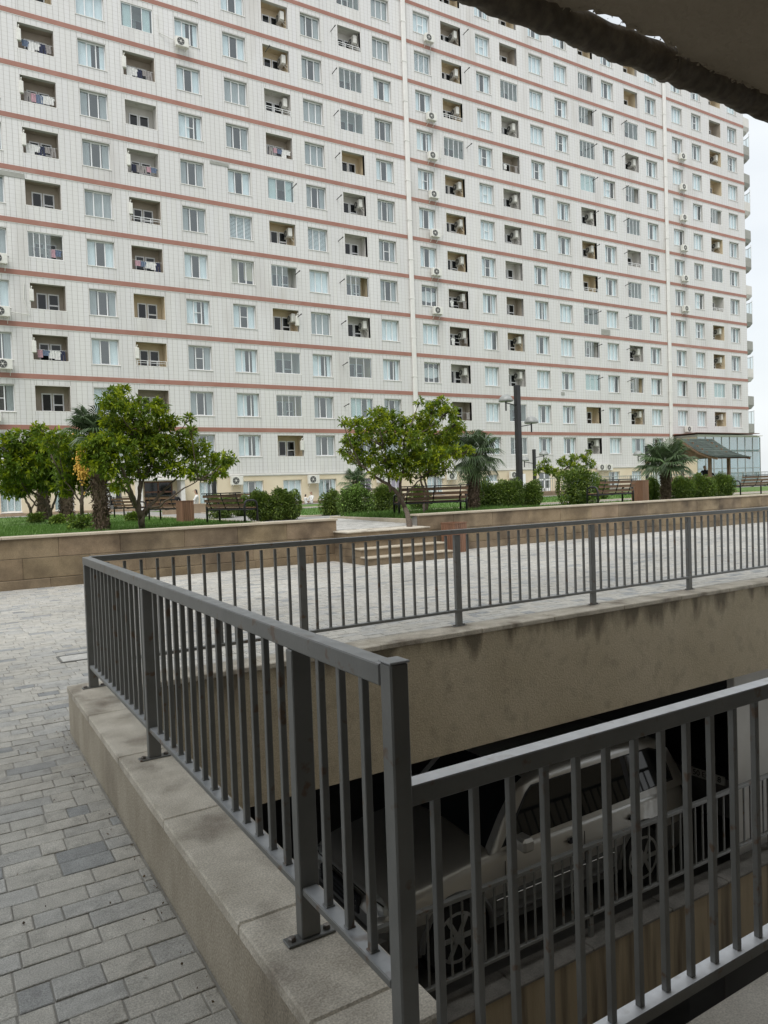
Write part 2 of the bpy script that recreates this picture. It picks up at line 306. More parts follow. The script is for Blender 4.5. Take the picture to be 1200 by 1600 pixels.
def inst(name, me, parent, loc=(0, 0, 0), rot=0, scale=None):
    o = bpy.data.objects.new(name, me); C.objects.link(o); o.parent = parent; o.location = loc
    if rot: o.rotation_euler.z = rot
    if scale: o.scale = scale
    return o
def tag(o, label, cat, group=None):
    o['label'] = label; o['category'] = cat
    if group: o['group'] = group
    return o
def thing(name, label, cat, loc=(0, 0, 0), rz=0, group=None):
    o = bpy.data.objects.new(name, None); C.objects.link(o); o.location = loc; o.rotation_euler.z = rz; o.empty_display_size = .2
    return tag(o, label, cat, group)
def struct(o): o['kind'] = 'structure'; return o
def dup(o, loc=None, rz=None, parent=None, label=None):
    c = o.copy(); C.objects.link(c)
    if parent: c.parent = parent
    if loc is not None: c.location = loc
    if rz is not None: c.rotation_euler.z = rz
    if label: c['label'] = label
    for ch in list(o.children): dup(ch, parent=c)
    return c
def rt(a): return (a, a, a)
ORD = ['first', 'second', 'third', 'fourth', 'fifth', 'sixth', 'seventh', 'eighth', 'ninth', 'tenth', 'eleventh', 'twelfth', 'thirteenth']

# ================================================================== GROUND, PIT, GARAGE
g = MB()
def holed(mb, z, x0, x1, y0, y1, hx0, hx1, hy0, hy1):
    mb.face([(x0, y0, z), (x1, y0, z), (x1, hy0, z), (x0, hy0, z)]); mb.face([(x0, hy1, z), (x1, hy1, z), (x1, y1, z), (x0, y1, z)])
    mb.face([(x0, hy0, z), (hx0, hy0, z), (hx0, hy1, z), (x0, hy1, z)]); mb.face([(hx1, hy0, z), (x1, hy0, z), (x1, hy1, z), (hx1, hy1, z)])
KX0, KX1, KY0, FY0, FY1, KZ = .72, 1.013, 1.45, 5.17, 5.46, .32
holed(g, -.006, -14, 40, -6, 15.0, .80, 30, 1.0, 5.3)
struct(g.build('ground', 'bed'))
g = MB(); g.face([(-900, 60, -.5), (1400, 60, -.5), (1400, 1500, -.5), (-900, 1500, -.5)]); g.face([(80, -600, -.52), (1400, -600, -.52), (1400, 60, -.52), (80, 60, -.52)]); struct(g.build('distant_ground', 'conc'))

# paving stones
tints = [(.97, .96, .94), (1.0, .985, .95), (1.04, 1.02, .98), (.91, .915, .92), (.98, .955, .91)]
dark_t = [(.70, .73, .77), (.77, .79, .82), (.64, .67, .71)]
paving = thing('paving', 'grey and beige paving of mixed rectangular stones', 'paving'); paving['kind'] = 'structure'
for k in ('label', 'category'): del paving[k]
stones = []
rnd = random.Random(3)
y = -1.6; row = 0
while y < 14.86:
    d = rnd.choice((.105, .115, .125)) ; x = -5.0-rnd.random()*.2
    while x < 24.5:
        w = rnd.choice((.10, .155, .155, .21, .21, .27))
        x1, y1 = x+w, y+d
        lim = KX0-.010 if (y < FY1 and y1 > .55) else None
        if lim and x < lim < x1+.035: x1 = lim; w = lim-x            # cut to meet the kerb
        if x1 > 7.62 and x < 7.62 and y1 > 13.28: x1 = 7.62
        y1 = min(y1, 14.82)
        nx = x1+.004; skip = False
        if lim and x >= lim: nx = x+w+.004; skip = True
        if x < -1.2 and y < 1.2: skip = True
        if y > 8 and x < -1: pass
        if 7.62 < x1 and x < 9.9 and y1 > 13.28: skip = x >= 7.62
        if skip: nx = x+w+.004
        else: stones.append((x, y, x1, y1))
        x = nx
    y += d+.004; row += 1
def stone_args(s):
    q = rnd.random()
    t = rnd.choice(dark_t) if q < .10 else rnd.choice(tints); k = rnd.uniform(.93, 1.06)
    return tuple(v*k for v in t)
def worn(s): x, y = s[0], s[1]; return .96+.06*math.sin(x*1.3+y*.7)+.05*math.sin(y*2.1-x*.9+1)
def showsize(s):
    cx, cy = (s[0]+s[2])/2, (s[1]+s[3])/2; v = Vector((cx, cy, -EYE)); dz = v.dot(CF)
    if dz < .5: return 0
    px, py = 600+FPX*v.dot(CR)/dz, 800+FPX*v.dot(CD)/dz
    if px < -30 or px > 1230 or py > 1650: return 0
    return (s[2]-s[0])*(s[3]-s[1])/dz**3
order = sorted(range(len(stones)), key=lambda i: -showsize(stones[i]))
top = set(order[:300]); rest = MB()
for i, s in enumerate(stones):
    wv = worn(s); t = tuple(v*wv for v in stone_args(s)); z = rnd.uniform(-.002, .002); ti = (rnd.uniform(-.010, .010), rnd.uniform(-.014, .014)); j = [rnd.uniform(0, .0022) for _ in range(4)]
    if i in top:
        mb = MB(); mb.ct = t; mb.stone(s[0]+j[0], s[1]+j[1], s[2]-j[2], s[3]-j[3], -.05, z, .0035, ti); mb.build('paving_stone', 'paver', paving)
    else:
        rest.ct = t; rest.stone(s[0]+j[0], s[1]+j[1], s[2]-j[2], s[3]-j[3], -.05, z, .0035, ti)
rest.build('paving_stones', 'paver', paving, stuff=True)
lt = MB(); rq = random.Random(31)
for i in range(260):
    x, y = rq.uniform(-2, .68), rq.uniform(1.5, 8) ; a = rq.uniform(0, 6.28); r = rq.uniform(.003, .011); k = rq.choice([(.9, .8, .5), (.5, .45, .3), (1.3, 1.3, 1.3), (.4, .35, .3)]); lt.ct = k
    if rq.random() < .5: x = KX0-.012-abs(rq.gauss(0, .05))
    lt.face([(x, y, .004), (x+r*math.cos(a), y+r*math.sin(a), .006), (x+r*1.3*math.cos(a+.6), y+r*1.3*math.sin(a+.6), .010), (x+r*math.cos(a+1.3), y+r*math.sin(a+1.3), .005)])
lo = lt.build('dry_litter', 'fibre', None, stuff=True); lo['label'] = 'bits of dry leaf and grit along the foot of the left parapet'; lo['category'] = 'litter'
# access cover in the paving by the corner
cv = thing('access_cover', 'small metal framed access cover set in the paving left of the railing corner', 'cover', (.62, 6.6, .0))
mb = MB(); p0 = ground(128, 1026, .004)
for a, b in (((-.22, -.17), (.22, -.15)), ((-.22, .15), (.22, .17)), ((-.22, -.15), (-.20, .15)), ((.20, -.15), (.22, .15))): mb.cbox(a[0], a[1], -.02, b[0], b[1], .010, .002)
fr = mb.build('frame', 'steel', cv, world=False)
mb = MB(); mb.ct = (1.1, 1.1, 1.1); mb.cbox(-.196, -.146, -.02, .196, .146, .006, .003); mb.build('lid', 'paver', cv, world=False); cv.location = (p0.x, p0.y, 0)

# near and far parapet walls round the ramp pit
nw = thing('parapet_wall', 'low weathered parapet with pale rough top running away beside the left paving', 'low wall', (.86, 3.4, 0))
mb = MB(); mb.box(KX0, KY0+.005, -7, KX1-.01, FY1-.005, KZ-.045); mb.build('wall_body', 'kerbface', nw)
cuts = [KY0, 1.60, 2.09, 2.94, 3.78, 4.62, FY1]
for a, b in zip(cuts, cuts[1:]):
    mb = MB(); mb.cbox(KX0-.008, a+.0015, KZ-.045, KX1, b-.0015, KZ+rnd.uniform(-.001, .001), .006); mb.build('cap_slab', 'cap', nw)
fw = thing('parapet_wall', 'far parapet of the ramp pit, tan stucco with stone coping under the long railing', 'low wall', (6, 5.3, 0))
mb = MB(); mb.box(KX1-.009, FY0+.018, -.735, 30, FY1-.01, KZ-.045); mb.build('stucco_wall', 'stucco', fw)
x = KX1+.002
while x < 14:
    w = rnd.uniform(.85, 1.1); mb = MB(); mb.cbox(x+.0015, FY0, KZ-.045, x+w-.0015, FY1+.004, KZ+rnd.uniform(-.002, .002), .007); mb.build('cap_slab', 'cap', fw); x += w
# near kerb in front of the pit
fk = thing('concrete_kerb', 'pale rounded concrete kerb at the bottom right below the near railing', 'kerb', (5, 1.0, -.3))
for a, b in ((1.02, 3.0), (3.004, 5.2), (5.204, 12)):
    mb = MB(); mb.cbox(a, .60, -.5, b, 1.355, .045, .022); mb.build('cap_slab', 'lightened_cap', fk)
# pit and garage, structure
def sbox(name, m, *b):
    mb = MB(); mb.box(*b); return struct(mb.build(name, m))
sbox('pit_side_wall', 'stucco', 1.02, .62, -7, 12, 1.30, -.502)
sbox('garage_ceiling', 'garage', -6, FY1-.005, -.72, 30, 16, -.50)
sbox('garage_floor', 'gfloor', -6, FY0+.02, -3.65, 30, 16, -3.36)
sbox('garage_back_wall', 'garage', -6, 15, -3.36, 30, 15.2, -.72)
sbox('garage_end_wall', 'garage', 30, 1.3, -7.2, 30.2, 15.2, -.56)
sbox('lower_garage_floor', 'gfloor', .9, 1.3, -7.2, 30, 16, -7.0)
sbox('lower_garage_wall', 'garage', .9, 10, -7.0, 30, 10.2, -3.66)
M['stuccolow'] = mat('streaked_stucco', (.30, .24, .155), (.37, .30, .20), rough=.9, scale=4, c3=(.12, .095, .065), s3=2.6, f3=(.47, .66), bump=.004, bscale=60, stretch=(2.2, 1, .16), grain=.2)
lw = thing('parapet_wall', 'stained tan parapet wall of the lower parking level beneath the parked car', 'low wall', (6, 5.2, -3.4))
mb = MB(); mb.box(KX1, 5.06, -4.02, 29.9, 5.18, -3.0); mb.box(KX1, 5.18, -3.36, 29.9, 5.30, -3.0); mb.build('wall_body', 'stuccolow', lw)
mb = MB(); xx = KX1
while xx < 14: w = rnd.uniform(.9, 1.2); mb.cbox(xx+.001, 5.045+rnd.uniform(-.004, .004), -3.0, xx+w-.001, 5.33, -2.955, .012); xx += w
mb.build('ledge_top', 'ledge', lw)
pl = thing('concrete_pillar', 'pale grey painted pillar in the garage at the right edge behind the near railing', 'pillar', (8.9, 5.6, -3.36))
mb = MB(); mb.cbox(8.14, 5.40, -3.36, 10.4, 5.50, -.725, .01); mb.build('shaft', 'pillar', pl)
mb = MB(); mb.cbox(8.12, 5.38, -3.36, 10.42, 5.52, -3.22, .01); mb.build('base', 'conc', pl)
pl2 = thing('concrete_pillar', 'grey pillar of the lowest garage level seen under the near bottom rail', 'pillar', (8.1, 5.6, -7))
mb = MB(); mb.cbox(7.7, 5.3, -7.0, 8.6, 5.8, -3.66, .01); mb.build('shaft', 'garage', pl2)
mb = MB(); mb.cbox(7.68, 5.28, -7.0, 8.62, 5.82, -6.86, .01); mb.build('base', 'conc', pl2)

# ================================================================== RAILINGS
def base_plate(root, x, y, z, along='x'):
    L, w = .075, .024
    mb = MB()
    if along == 'x': mb.cbox(x-L, y-w, z, x+L, y+w, z+.007, .002)
    else: mb.cbox(x-w, y-L, z, x+w, y+L, z+.007, .002)
    p = mb.build('base_plate', 'steel', root)
    for s in (-1, 1):
        b = MB(); bx, by = (x+s*.055, y) if along == 'x' else (x, y+s*.055)
        b.lathe((bx, by, z+.007), [(.012, 0), (.012, .008), (.009, .011)], 6); b.build('bolt', 'bolt', p)
def cbar(name, m, root, *b, bev=.003, mats=None):
    mb = MB(); mb.cbox(*b, bev)
    if mats:                                        # top face takes the paler, sky-lit colour
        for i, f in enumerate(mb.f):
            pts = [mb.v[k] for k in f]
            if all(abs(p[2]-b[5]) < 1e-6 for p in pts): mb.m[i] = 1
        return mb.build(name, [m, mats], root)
    return mb.build(name, m, root)
TZ, BZ = 1.205, .475
RX = .862
r1 = thing('steel_railing', 'dark grey railing on the left parapet, from the tall near post to the far corner', 'railing', (RX, 3.4, KZ))
cbar('top_rail', 'steel', r1, RX-.026, 1.424, TZ-.05, RX+.026, 5.36, TZ, mats='steeltop')
cbar('bottom_rail', 'steel', r1, RX-.024, 1.424, BZ-.022, RX+.024, 5.36, BZ, mats='steeltop')
posts = [5.30, 3.672, 1.918]
for y in posts:
    cbar('post', 'steel', r1, RX-.030, y-.02, KZ+.007, RX+.030, y+.02, TZ-.05)
    base_plate(r1, RX, y-.005, KZ)
def balusters(root, a, b, fix, axis, z0, z1, n, w=.020, t=.012, proto=[None]):
    for i in range(1, n+1):
        c = a+(b-a)*i/(n+1)
        mb = MB()
        w2, t2 = w/2, w/2
        if axis == 'y': mb.cbox(fix-w2, c-t2, z0, fix+w2, c+t2, z1, .0018)
        else: mb.cbox(c-t2, fix-w2, z0, c+t2, fix+w2, z1, .0018)
        if z0 > 0: wx, wy = (fix, c) if axis == 'y' else (c, fix); rj = random.uniform(.0015, .004); mb.cbox(wx-w2-rj, wy-w2-rj, z0-.001, wx+w2+rj, wy+w2+rj, z0+.004, .0015)
        mb.build('baluster', 'steel', root)
balusters(r1, 5.28, 3.69, RX, 'y', BZ, TZ-.05, 13)
balusters(r1, 3.65, 1.938, RX, 'y', BZ, TZ-.05, 14)
balusters(r1, 1.898, 1.424, RX, 'y', BZ, TZ-.05, 3)
# end post (carries both railings)
cbar('end_post', 'steel', r1, RX-.024, 1.376, .05, RX+.024, 1.424, TZ+.006, bev=.004)
mb = MB(); mb.cbox(RX-.027, 1.373, TZ+.006, RX+.027, 1.427, TZ+.011, .002); mb.build('post_cap', 'steeltop', r1)
FR = 5.40
r2 = thing('steel_railing', 'long dark grey steel railing on the far parapet, running right from the corner', 'railing', (6, FR, KZ))
cbar('top_rail', 'steel', r2, RX+.027, FR-.026, TZ-.04, 14, FR+.026, TZ, mats='steeltop')
cbar('bottom_rail', 'steel', r2, RX+.027, FR-.024, BZ-.024, 14, FR+.024, BZ, mats='steeltop')
px = [2.49, 4.04, 5.78, 7.34, 8.95, 10.6, 12.3, 13.97]
for x in px:
    cbar('post', 'steel', r2, x-.03, FR-.02, KZ+.007, x+.03, FR+.02, TZ-.05); base_plate(r2, x, FR, KZ)
prev = RX+.03
for x, n in zip(px, (13, 12, 13, 12, 12, 13, 13, 13)): balusters(r2, prev, x, FR, 'x', BZ, TZ-.05, n); prev = x
# near lower railing
NR = 1.42
r3 = thing('steel_railing', 'lower near railing with top rail tinted sky-bright crossing the bottom right corner', 'railing', (2, NR, .1))
cbar('top_rail', 'steel', r3, RX+.0245, NR-.026, .873, 3.6, NR+.026, .921, mats='bright')
cbar('bottom_rail', 'steel', r3, RX+.0245, NR-.028, .05, 3.6, NR+.028, .085, mats='bright')
for x in (3.57,):
    cbar('post', 'steel', r3, x-.02, NR-.03, .085, x+.02, NR+.03, .873)
xs = [.975+.1155*i for i in range(0, 22)]
for x in xs:
    mb = MB(); mb.cbox(x-.010, NR-.010, .085, x+.010, NR+.010, .873, .0018); mb.build('baluster', 'steel', r3)
for x in (3.57,):
    mb = MB(); mb.cbox(x-.05, NR-.10, .045, x+.05, NR-.03, .055, .002); mb.build('bracket', 'steel', r3)
# railing of the lower parking level
LR = 5.2
r4 = thing('steel_railing', 'grey steel railing of the lower parking level in front of the silver car', 'railing', (6, LR, -2.95))
cbar('top_rail', 'steel', r4, KX1, LR-.025, -2.06, 14, LR+.025, -2.02)
cbar('bottom_rail', 'steel', r4, KX1, LR-.02, -2.75, 14, LR+.02, -2.72)
prev = 1.05
for x in [2.45, 3.95, 5.41, 6.95, 8.5, 10.1, 11.7]:
    cbar('post', 'steel', r4, x-.025, LR-.02, -2.952, x+.025, LR+.02, -2.06); balusters(r4, prev, x, LR, 'x', -2.72, -2.06, 11, w=.018); prev = x

# ================================================================== SLAB OVERHEAD
SZ = 2.885
sl = thing('canopy_slab', 'dark plastered concrete slab overhead at the top right corner', 'ceiling slab', (2, -1, SZ))
mb = MB(); rs = random.Random(5); ed = []
xx = -6.0
while xx < 9:
    ed.append((xx, (1.424+rs.uniform(-.007, .012)+.018*abs(math.sin(xx*17)) if 1.56 < xx < 1.97 else 1.462+rs.uniform(-.006, .006)+.006*math.sin(xx*6)))); xx += .022 if .9 < xx < 2.6 else .2
for (a, ya), (b, yb) in zip(ed, ed[1:]):
    mb.face([(a, -5, SZ), (a, ya, SZ), (b, yb, SZ), (b, -5, SZ)]); mb.face([(a, ya, SZ), (a, ya+.004, SZ+.3), (b, yb+.004, SZ+.3), (b, yb, SZ)])
mb.face([(-6, -5, SZ+.3), (9, -5, SZ+.3), (9, 1.42, SZ+.3), (-6, 1.42, SZ+.3)])
mb.build('slab', 'soffit', sl)
mb = MB()                                              # crumbs of torn plaster along the edge
for i in range(260):
    a = rs.uniform(.6, 3.2); r = rs.uniform(.003, .012); c = Vector((a, (1.43 if 1.56 < a < 1.97 else 1.458)+rs.uniform(-.010, .010), SZ-rs.uniform(-.002, .004)))
    p = [c+Vector((rs.uniform(-1, 1), rs.uniform(-1, 1), rs.uniform(-.5, .5)))*r for _ in range(4)]
    mb.face([p[0], p[1], p[2]]); mb.face([p[0], p[2], p[3]]); mb.face([p[1], p[3], p[2]])
mb.build('torn_edge', 'soffit', sl, stuff=True)
dp = thing('wrapped_pipe', 'thick dark wrinkled wrapped pipe running along the edge of the slab overhead', 'pipe', (2, 1.56, SZ))
mb = MB(); n = 20; xs_ = []
xx = -6.0
while xx < 9: xs_.append(xx); xx += .012 if .7 < xx < 3.2 else .1
vs = []; 
def wr(x, t): 
    return .0022*math.sin(x*95+3*math.sin(x*11)+t*2.2)*max(0, math.sin(t*1.0+2.2))+.0015*math.sin(x*17+t*3)+.002*math.sin(x*41-t*2+1)
for x in xs_:
    for k in range(n):
        t = 2*math.pi*k/n; rr = .045+wr(x, t)
        vs.append((x, 1.524+rr*math.cos(t), 2.895+rr*math.sin(t)+.0015*math.sin(x*4)))
mb.add(vs, [(i*n+k, i*n+(k+1) % n, (i+1)*n+(k+1) % n, (i+1)*n+k) for i in range(len(xs_)-1) for k in range(n)])
mb.build('wrapping', 'tar', dp, smooth=True)
mb = MB()
for x in (.2, 2.02, 3.6): mb.lathe((x, 1.524, 2.895), [(.044, -.006), (.050, -.004), (.050, .004), (.044, .006)], 20, axis='x')
mb.build('strap', 'tar', dp)
ub = thing('apartment_building', 'unseen block added over the covered entrance to shade the foreground', 'building', (-12, -10, SZ+.3))
mb = MB(); mb.box(-40, -22, SZ+.301, 15, 1.3, 17); mb.build('wall', 'wwhite', ub)  # unseen mass, its height set by the shade it throws on the foreground
bw = thing('unseen_back_wall', 'unseen tan wall added behind the viewer to block light', 'wall', (2, -3.2, 0))
mb = MB(); mb.box(-6, -3.4, -.02, 9, -3.2, SZ); mb.build('wall_body', 'stucco', bw)  # unseen wall put in to cut light from behind the viewer

# ================================================================== APARTMENT BUILDING
YF = 46.0
bld = thing('apartment_building', 'huge pale tiled apartment block with thin brick-pink bands filling the background', 'building', (31, YF, .7))
def zb(k): return 5.75+2.885*(k-1)
NF = 13
XL, XR = -8.0, 72.75
PIPES = [(30.78, 31.14), (60.02, 60.42)]
WC = {0: (2.56, 4.06), 2: (8.25, 9.80), 4: (13.99, 15.49), 5: (17.05, 18.60), 7: (22.62, 24.13), 9: (28.29, 29.78), 10: (31.92, 33.42), 12: (37.78, 39.23), 14: (43.34, 44.84), 15: (46.17, 47.67), 17: (51.87, 53.38), 19: (57.65, 59.17), 20: (61.41, 62.93), 21: (64.36, 65.80), 23: (70.06, 71.60)}
LC = {1: (5.11, 6.97), 3: (10.78, 12.64), 6: (19.79, 21.69), 8: (25.48, 27.31), 11: (34.42, 36.32), 13: (40.22, 42.04), 16: (49.0, 50.83), 18: (54.77, 56.60), 22: (67.09, 68.93)}
WC[-2] = (-5.9, -4.4)
LC[-1] = (-2.2, -.35)
# loggia codes by storey: o open, g glazed, h half glazed; a air conditioner, r railing, l laundry, b white boiler box; c/w/n wall cream/white/brown
LT = {
 -1: ['oc', 'oc', 'gw', 'oc', 'oc', 'gw', 'oc', 'oc', 'oc', 'gw', 'oc', 'oc', 'oc'],
 1: ['oc', 'on', 'olbn', 'obn', 'hlw', 'on', 'olbn', 'olbn', 'olbn', 'oc', 'on', 'gw', 'oc'],
 3: ['oc', 'on', 'orbc', 'oc', 'oln', 'orbn', 'olbw', 'ow', 'olbn', 'gw', 'oc', 'oc', 'gw'],
 6: ['obc', 'gc', 'gw', 'oabc', 'hw', 'oac', 'gw', 'oln', 'oarw', 'oac', 'oac', 'gw', 'oc'],
 8: ['gw', 'gw', 'gc', 'oaw', 'hc', 'ow', 'oaw', 'oc', 'gw', 'gw', 'oarw', 'gw', 'oc'],
 11: ['gw', 'oln', 'oaw', 'olan', 'olan', 'oac', 'oac', 'oac', 'gw', 'oarc', 'oac', 'oan', 'oc'],
 13: ['gw', 'gw', 'oaw', 'oac', 'on', 'ow', 'oaw', 'oaw', 'oln', 'oaw', 'gw', 'on', 'oc'],
 16: ['oaw', 'oc', 'gw', 'hw', 'gw', 'orc', 'oac', 'oaw', 'gw', 'gw', 'hw', 'hw', 'oc'],
 18: ['gw', 'oac', 'hc', 'oaw', 'gw', 'gw', 'orw', 'gw', 'hw', 'oaw', 'gw', 'oc', 'oc'],
 22: ['oc', 'oac', 'gw', 'oac', 'oac', 'orw', 'gw', 'oac', 'hw', 'oc', 'oac', 'on', 'oc']}
def zwin(k): return (4.02, 5.42) if k == 0 else (zb(k)+.88, zb(k)+2.39)
def zlog(k): return (4.02, 5.42) if k == 0 else (zb(k)+.95, zb(k)+2.38)
openings = sorted([(a, b, 'w', c) for c, (a, b) in WC.items()]+[(a, b, 'l', c) for c, (a, b) in LC.items()])
wall = MB(); clad = MB(); rr = random.Random(11)
YT = YF-.016                                      # tile face
def hole_rects(k):
    return [(a, b)+(zwin(k) if t == 'w' else zlog(k)) for a, b, t, c in openings]
TOPZ = zb(13)+.3
def cell(x0, x1, z0, z1):
    if x1-x0 < .03 or z1-z0 < .03: return
    v = rr.uniform(.985, 1.012); clad.ct = (v, v, v*rr.uniform(.985, 1.01)); e = .010
    x0 += e; x1 -= e
    clad.add([(x0, YT, z0), (x1, YT, z0), (x1, YT, z1), (x0, YT, z1), (x0, YF, z0), (x1, YF, z0), (x1, YF, z1), (x0, YF, z1)], [(0, 1, 2, 3), (1, 5, 6, 2), (4, 0, 3, 7), (3, 2, 6, 7)])
for k in range(0, NF):
    zl = 2.92 if k == 0 else zb(k)+.14; zh = zb(k+1)-.14
    # backing wall between openings
    x = XL
    for a, b, t, c in openings:
        z0, z1 = zwin(k) if t == 'w' else zlog(k)
        wall.box(x, YF, zl-.14, a, YF+.25, zh+.14); wall.box(a, YF, zl-.14, b, YF+.25, z0); wall.box(a, YF, z1, b, YF+.25, zh+.14); x = b
    wall.box(x, YF, zl-.14, XR, YF+.25, zh+.14)
    hs = hole_rects(k); i = 0; xx = XL
    while xx < XR-.01:
        x0, x1 = xx, min(xx+.30, XR); xx += .30
        segs = [(x0, x1)]
        for pa, pb in PIPES:
            if x0 >= pa-.02 and x1 <= pb+.02: segs = []
        cuts = sorted({x0, x1}|{q for a, b, z0, z1 in hs for q in (a-.03, b+.03) if x0 < q < x1})
        if not segs: continue
        for p, q in zip(cuts, cuts[1:]):
            m = (p+q)/2; h = [r for r in hs if r[0]-.03 < m < r[1]+.03]
            if h: cell(p, q, zl, h[0][2]-.04); cell(p, q, h[0][3]+.04, zh)
            else: cell(p, q, zl, zh)
wall.build('wall', 'grout', bld)
clad.build('cladding_panels', 'tile', bld, stuff=True)
mb = MB(); mb.box(XL, YF, TOPZ-.30, XR, YF+.25, TOPZ+.9); mb.build('parapet', 'trim', bld)
mb = MB(); mb.box(XL, YF+.26, 0, XR-.01, YF+.3+14, 2.7); mb.box(XL, YF+2.2, 2.7, XR-.01, YF+14, TOPZ); mb.box(XR-.25, YF+.25, 2.7, XR, YF+2.3, TOPZ); mb.box(XL, YF+.25, 2.7, XL+.25, YF+2.3, TOPZ); mb.build('rear_block', 'wwhite', bld)
for k in range(1, NF+1):                          # pink bands
    for xa, xb in ((XL, PIPES[0][0]), (PIPES[0][1], PIPES[1][0]), (PIPES[1][1], XR)):
        mb = MB(); v = rr.uniform(.93, 1.05); mb.ct = (v, v, v); mb.box(xa, YF-.045, zb(k)-.138, xb, YF-.001, zb(k)+.138); mb.build('pink_band', 'pink', bld)
    mb = MB(); mb.box(XL, YF-.036, zb(k)-.175, XR, YF-.001, zb(k)-.141); mb.build('band_drip_edge', 'trim', bld)
for (a, b) in PIPES:
    mb = MB(); mb.cbox(a, YF-.20, 2.6, b, YF-.05, TOPZ, .03)
    for k in range(0, NF): mb.cbox(a-.03, YF-.215, zb(k)+1.2, b+.03, YF-.05, zb(k)+1.27, .01)
    mb.build('drainpipe_casing', 'trim', bld)

# --- window meshes (local: x 0..w, z 0..h, y outward negative)
def frame_mesh(w, h, style, name='window'):
    mb = MB(); f = .055; d0, d1 = .19, .25
    def b(x0, z0, x1, z1, y0=d0, y1=d1): mb.box(x0, y0, z0, x1, y1, z1)
    b(0, 0, w, f); b(0, h-f, w, h); b(0, f, f, h-f); b(w-f, f, w, h-f)
    if style in 'ABD':
        a, c = w*.335, w*.665
        if style == 'D': a, c = w*.30, w*.62
        for q in (a, c): b(q-.028, f, q+.028, h-f, d0-.012, d1)
        if style == 'B': b(a+.028, h*.50-.018, c-.028, h*.50+.018, d0-.01, d1)
        b(a+.028, h-f-.025, c-.028, h-f, d0-.01, d1); b(a+.028, f, c-.028, f+.025, d0-.01, d1)
    elif style == 'C':
        b(w*.5-.04, f, w*.5+.04, h-f)
    return mb.mesh(name, 'upvc')
def pane_rects(w, h, style):
    f = .055
    if style == 'C': e = [f, w*.5-.04, w*.5+.04, w-f]; return [(e[0], e[1]), (e[2], e[3])]
    a, c = (w*.335, w*.665) if style != 'D' else (w*.30, w*.62)
    return [(f, a-.028), (a+.028, c-.028), (c+.028, w-f)]
def pane_mesh(x0, x1, z0, z1, m='glass', y=.155):
    mb = MB(); mb.box(0, y+.06, z0, x1-x0, y+.066, z1); return mb.mesh('pane', m)
def curtain_mesh(w, h, spans, m, seed):
    r = random.Random(seed); mb = MB()
    for x0, x1, z0 in spans:
        n = max(4, int((x1-x0)/.05)); ph = r.uniform(0, 6)
        P = [(x0+(x1-x0)*i/n, .285+.007*math.sin(ph+i*1.1)+.004*math.sin(i*.45+ph)) for i in range(n+1)]
        for (a, ya), (b, yb) in zip(P, P[1:]): mb.face([(a, ya, z0), (b, yb, z0), (b, yb, h-.02), (a, ya, h-.02)])
    return mb.mesh('curtain', m, smooth=True)
W0, H0 = 1.5, 1.51
FM = {s: frame_mesh(W0, H0, s) for s in 'ABCD'}
FM0 = {s: frame_mesh(W0, 1.40, s) for s in 'ABCD'}
GM = {}
for s in 'ABCD':
    for hh in (H0, 1.40):
        mb = MB()
        for a, b in pane_rects(W0, hh, s): mb.box(a, .215, .055, b, .221, hh-.055)
        GM[s, hh] = mb.mesh('glazing', 'glass')
PM = {(s, hh): [pane_mesh(a, b, .055, hh-.055) for a, b in pane_rects(W0, hh, s)] for s in 'ABCD' for hh in (H0, 1.40)}
a_, c_ = .46, 1.04
CM = [curtain_mesh(W0, H0, [(.02, a_, .02), (c_, 1.48, .02)], 'lace', 1), curtain_mesh(W0, H0, [(.02, 1.48, .02)], 'lace', 2), curtain_mesh(W0, H0, [(.02, .75, .02), (1.2, 1.48, .02)], 'lace', 3),
      curtain_mesh(W0, H0, [(.02, 1.48, .02)], 'grey_curtain', 4), curtain_mesh(W0, H0, [(.02, .42, .02), (1.1, 1.48, .02)], 'grey_curtain', 5), curtain_mesh(W0, H0, [(.02, a_+.1, .02), (.9, 1.48, .3)], 'tan_curtain', 6), curtain_mesh(W0, H0, [(.02, 1.1, .02)], 'lace', 7)]
mb = MB(); mb.cbox(-.05, -.05, -.05, W0+.05, .19, -.002, .008); SILL = mb.mesh('sill', 'trim')
mb = MB(); e = .028
for b in ((-e, -.005, 0, -.001, .13, H0), (W0+.001, -.005, 0, W0+e, .13, H0), (-e, -.005, H0+.001, W0+e, .13, H0+e)): mb.box(*b)
TRIM = mb.mesh('trim', 'trim')
mb = MB(); z = .04
while z < H0-.03: mb.box(.06, .27, z, W0-.06, .275, z+.045); z += .085
BLIND = mb.mesh('blind', 'lace')
mb = MB(); mb.face([(.02, .34, .45), (.9, .34, .35), (1.48, .34, .5), (1.48, .34, H0-.4), (.75, .34, H0-.3), (.02, .34, H0-.45)]); BLOCK = mb.mesh('curtain', 'whitecloth')
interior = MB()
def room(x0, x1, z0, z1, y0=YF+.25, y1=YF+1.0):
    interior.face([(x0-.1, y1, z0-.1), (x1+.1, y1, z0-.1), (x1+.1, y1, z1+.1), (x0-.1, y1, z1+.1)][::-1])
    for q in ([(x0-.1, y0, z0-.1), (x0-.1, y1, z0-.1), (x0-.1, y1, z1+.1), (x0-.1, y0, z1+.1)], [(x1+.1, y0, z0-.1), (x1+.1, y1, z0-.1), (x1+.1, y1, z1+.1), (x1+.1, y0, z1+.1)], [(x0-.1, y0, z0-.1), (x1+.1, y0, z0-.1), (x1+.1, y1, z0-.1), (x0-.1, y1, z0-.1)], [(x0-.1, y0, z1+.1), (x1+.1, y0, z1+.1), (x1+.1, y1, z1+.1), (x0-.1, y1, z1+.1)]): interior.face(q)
rw = random.Random(21)
BL = Vector((31, YF, .7))
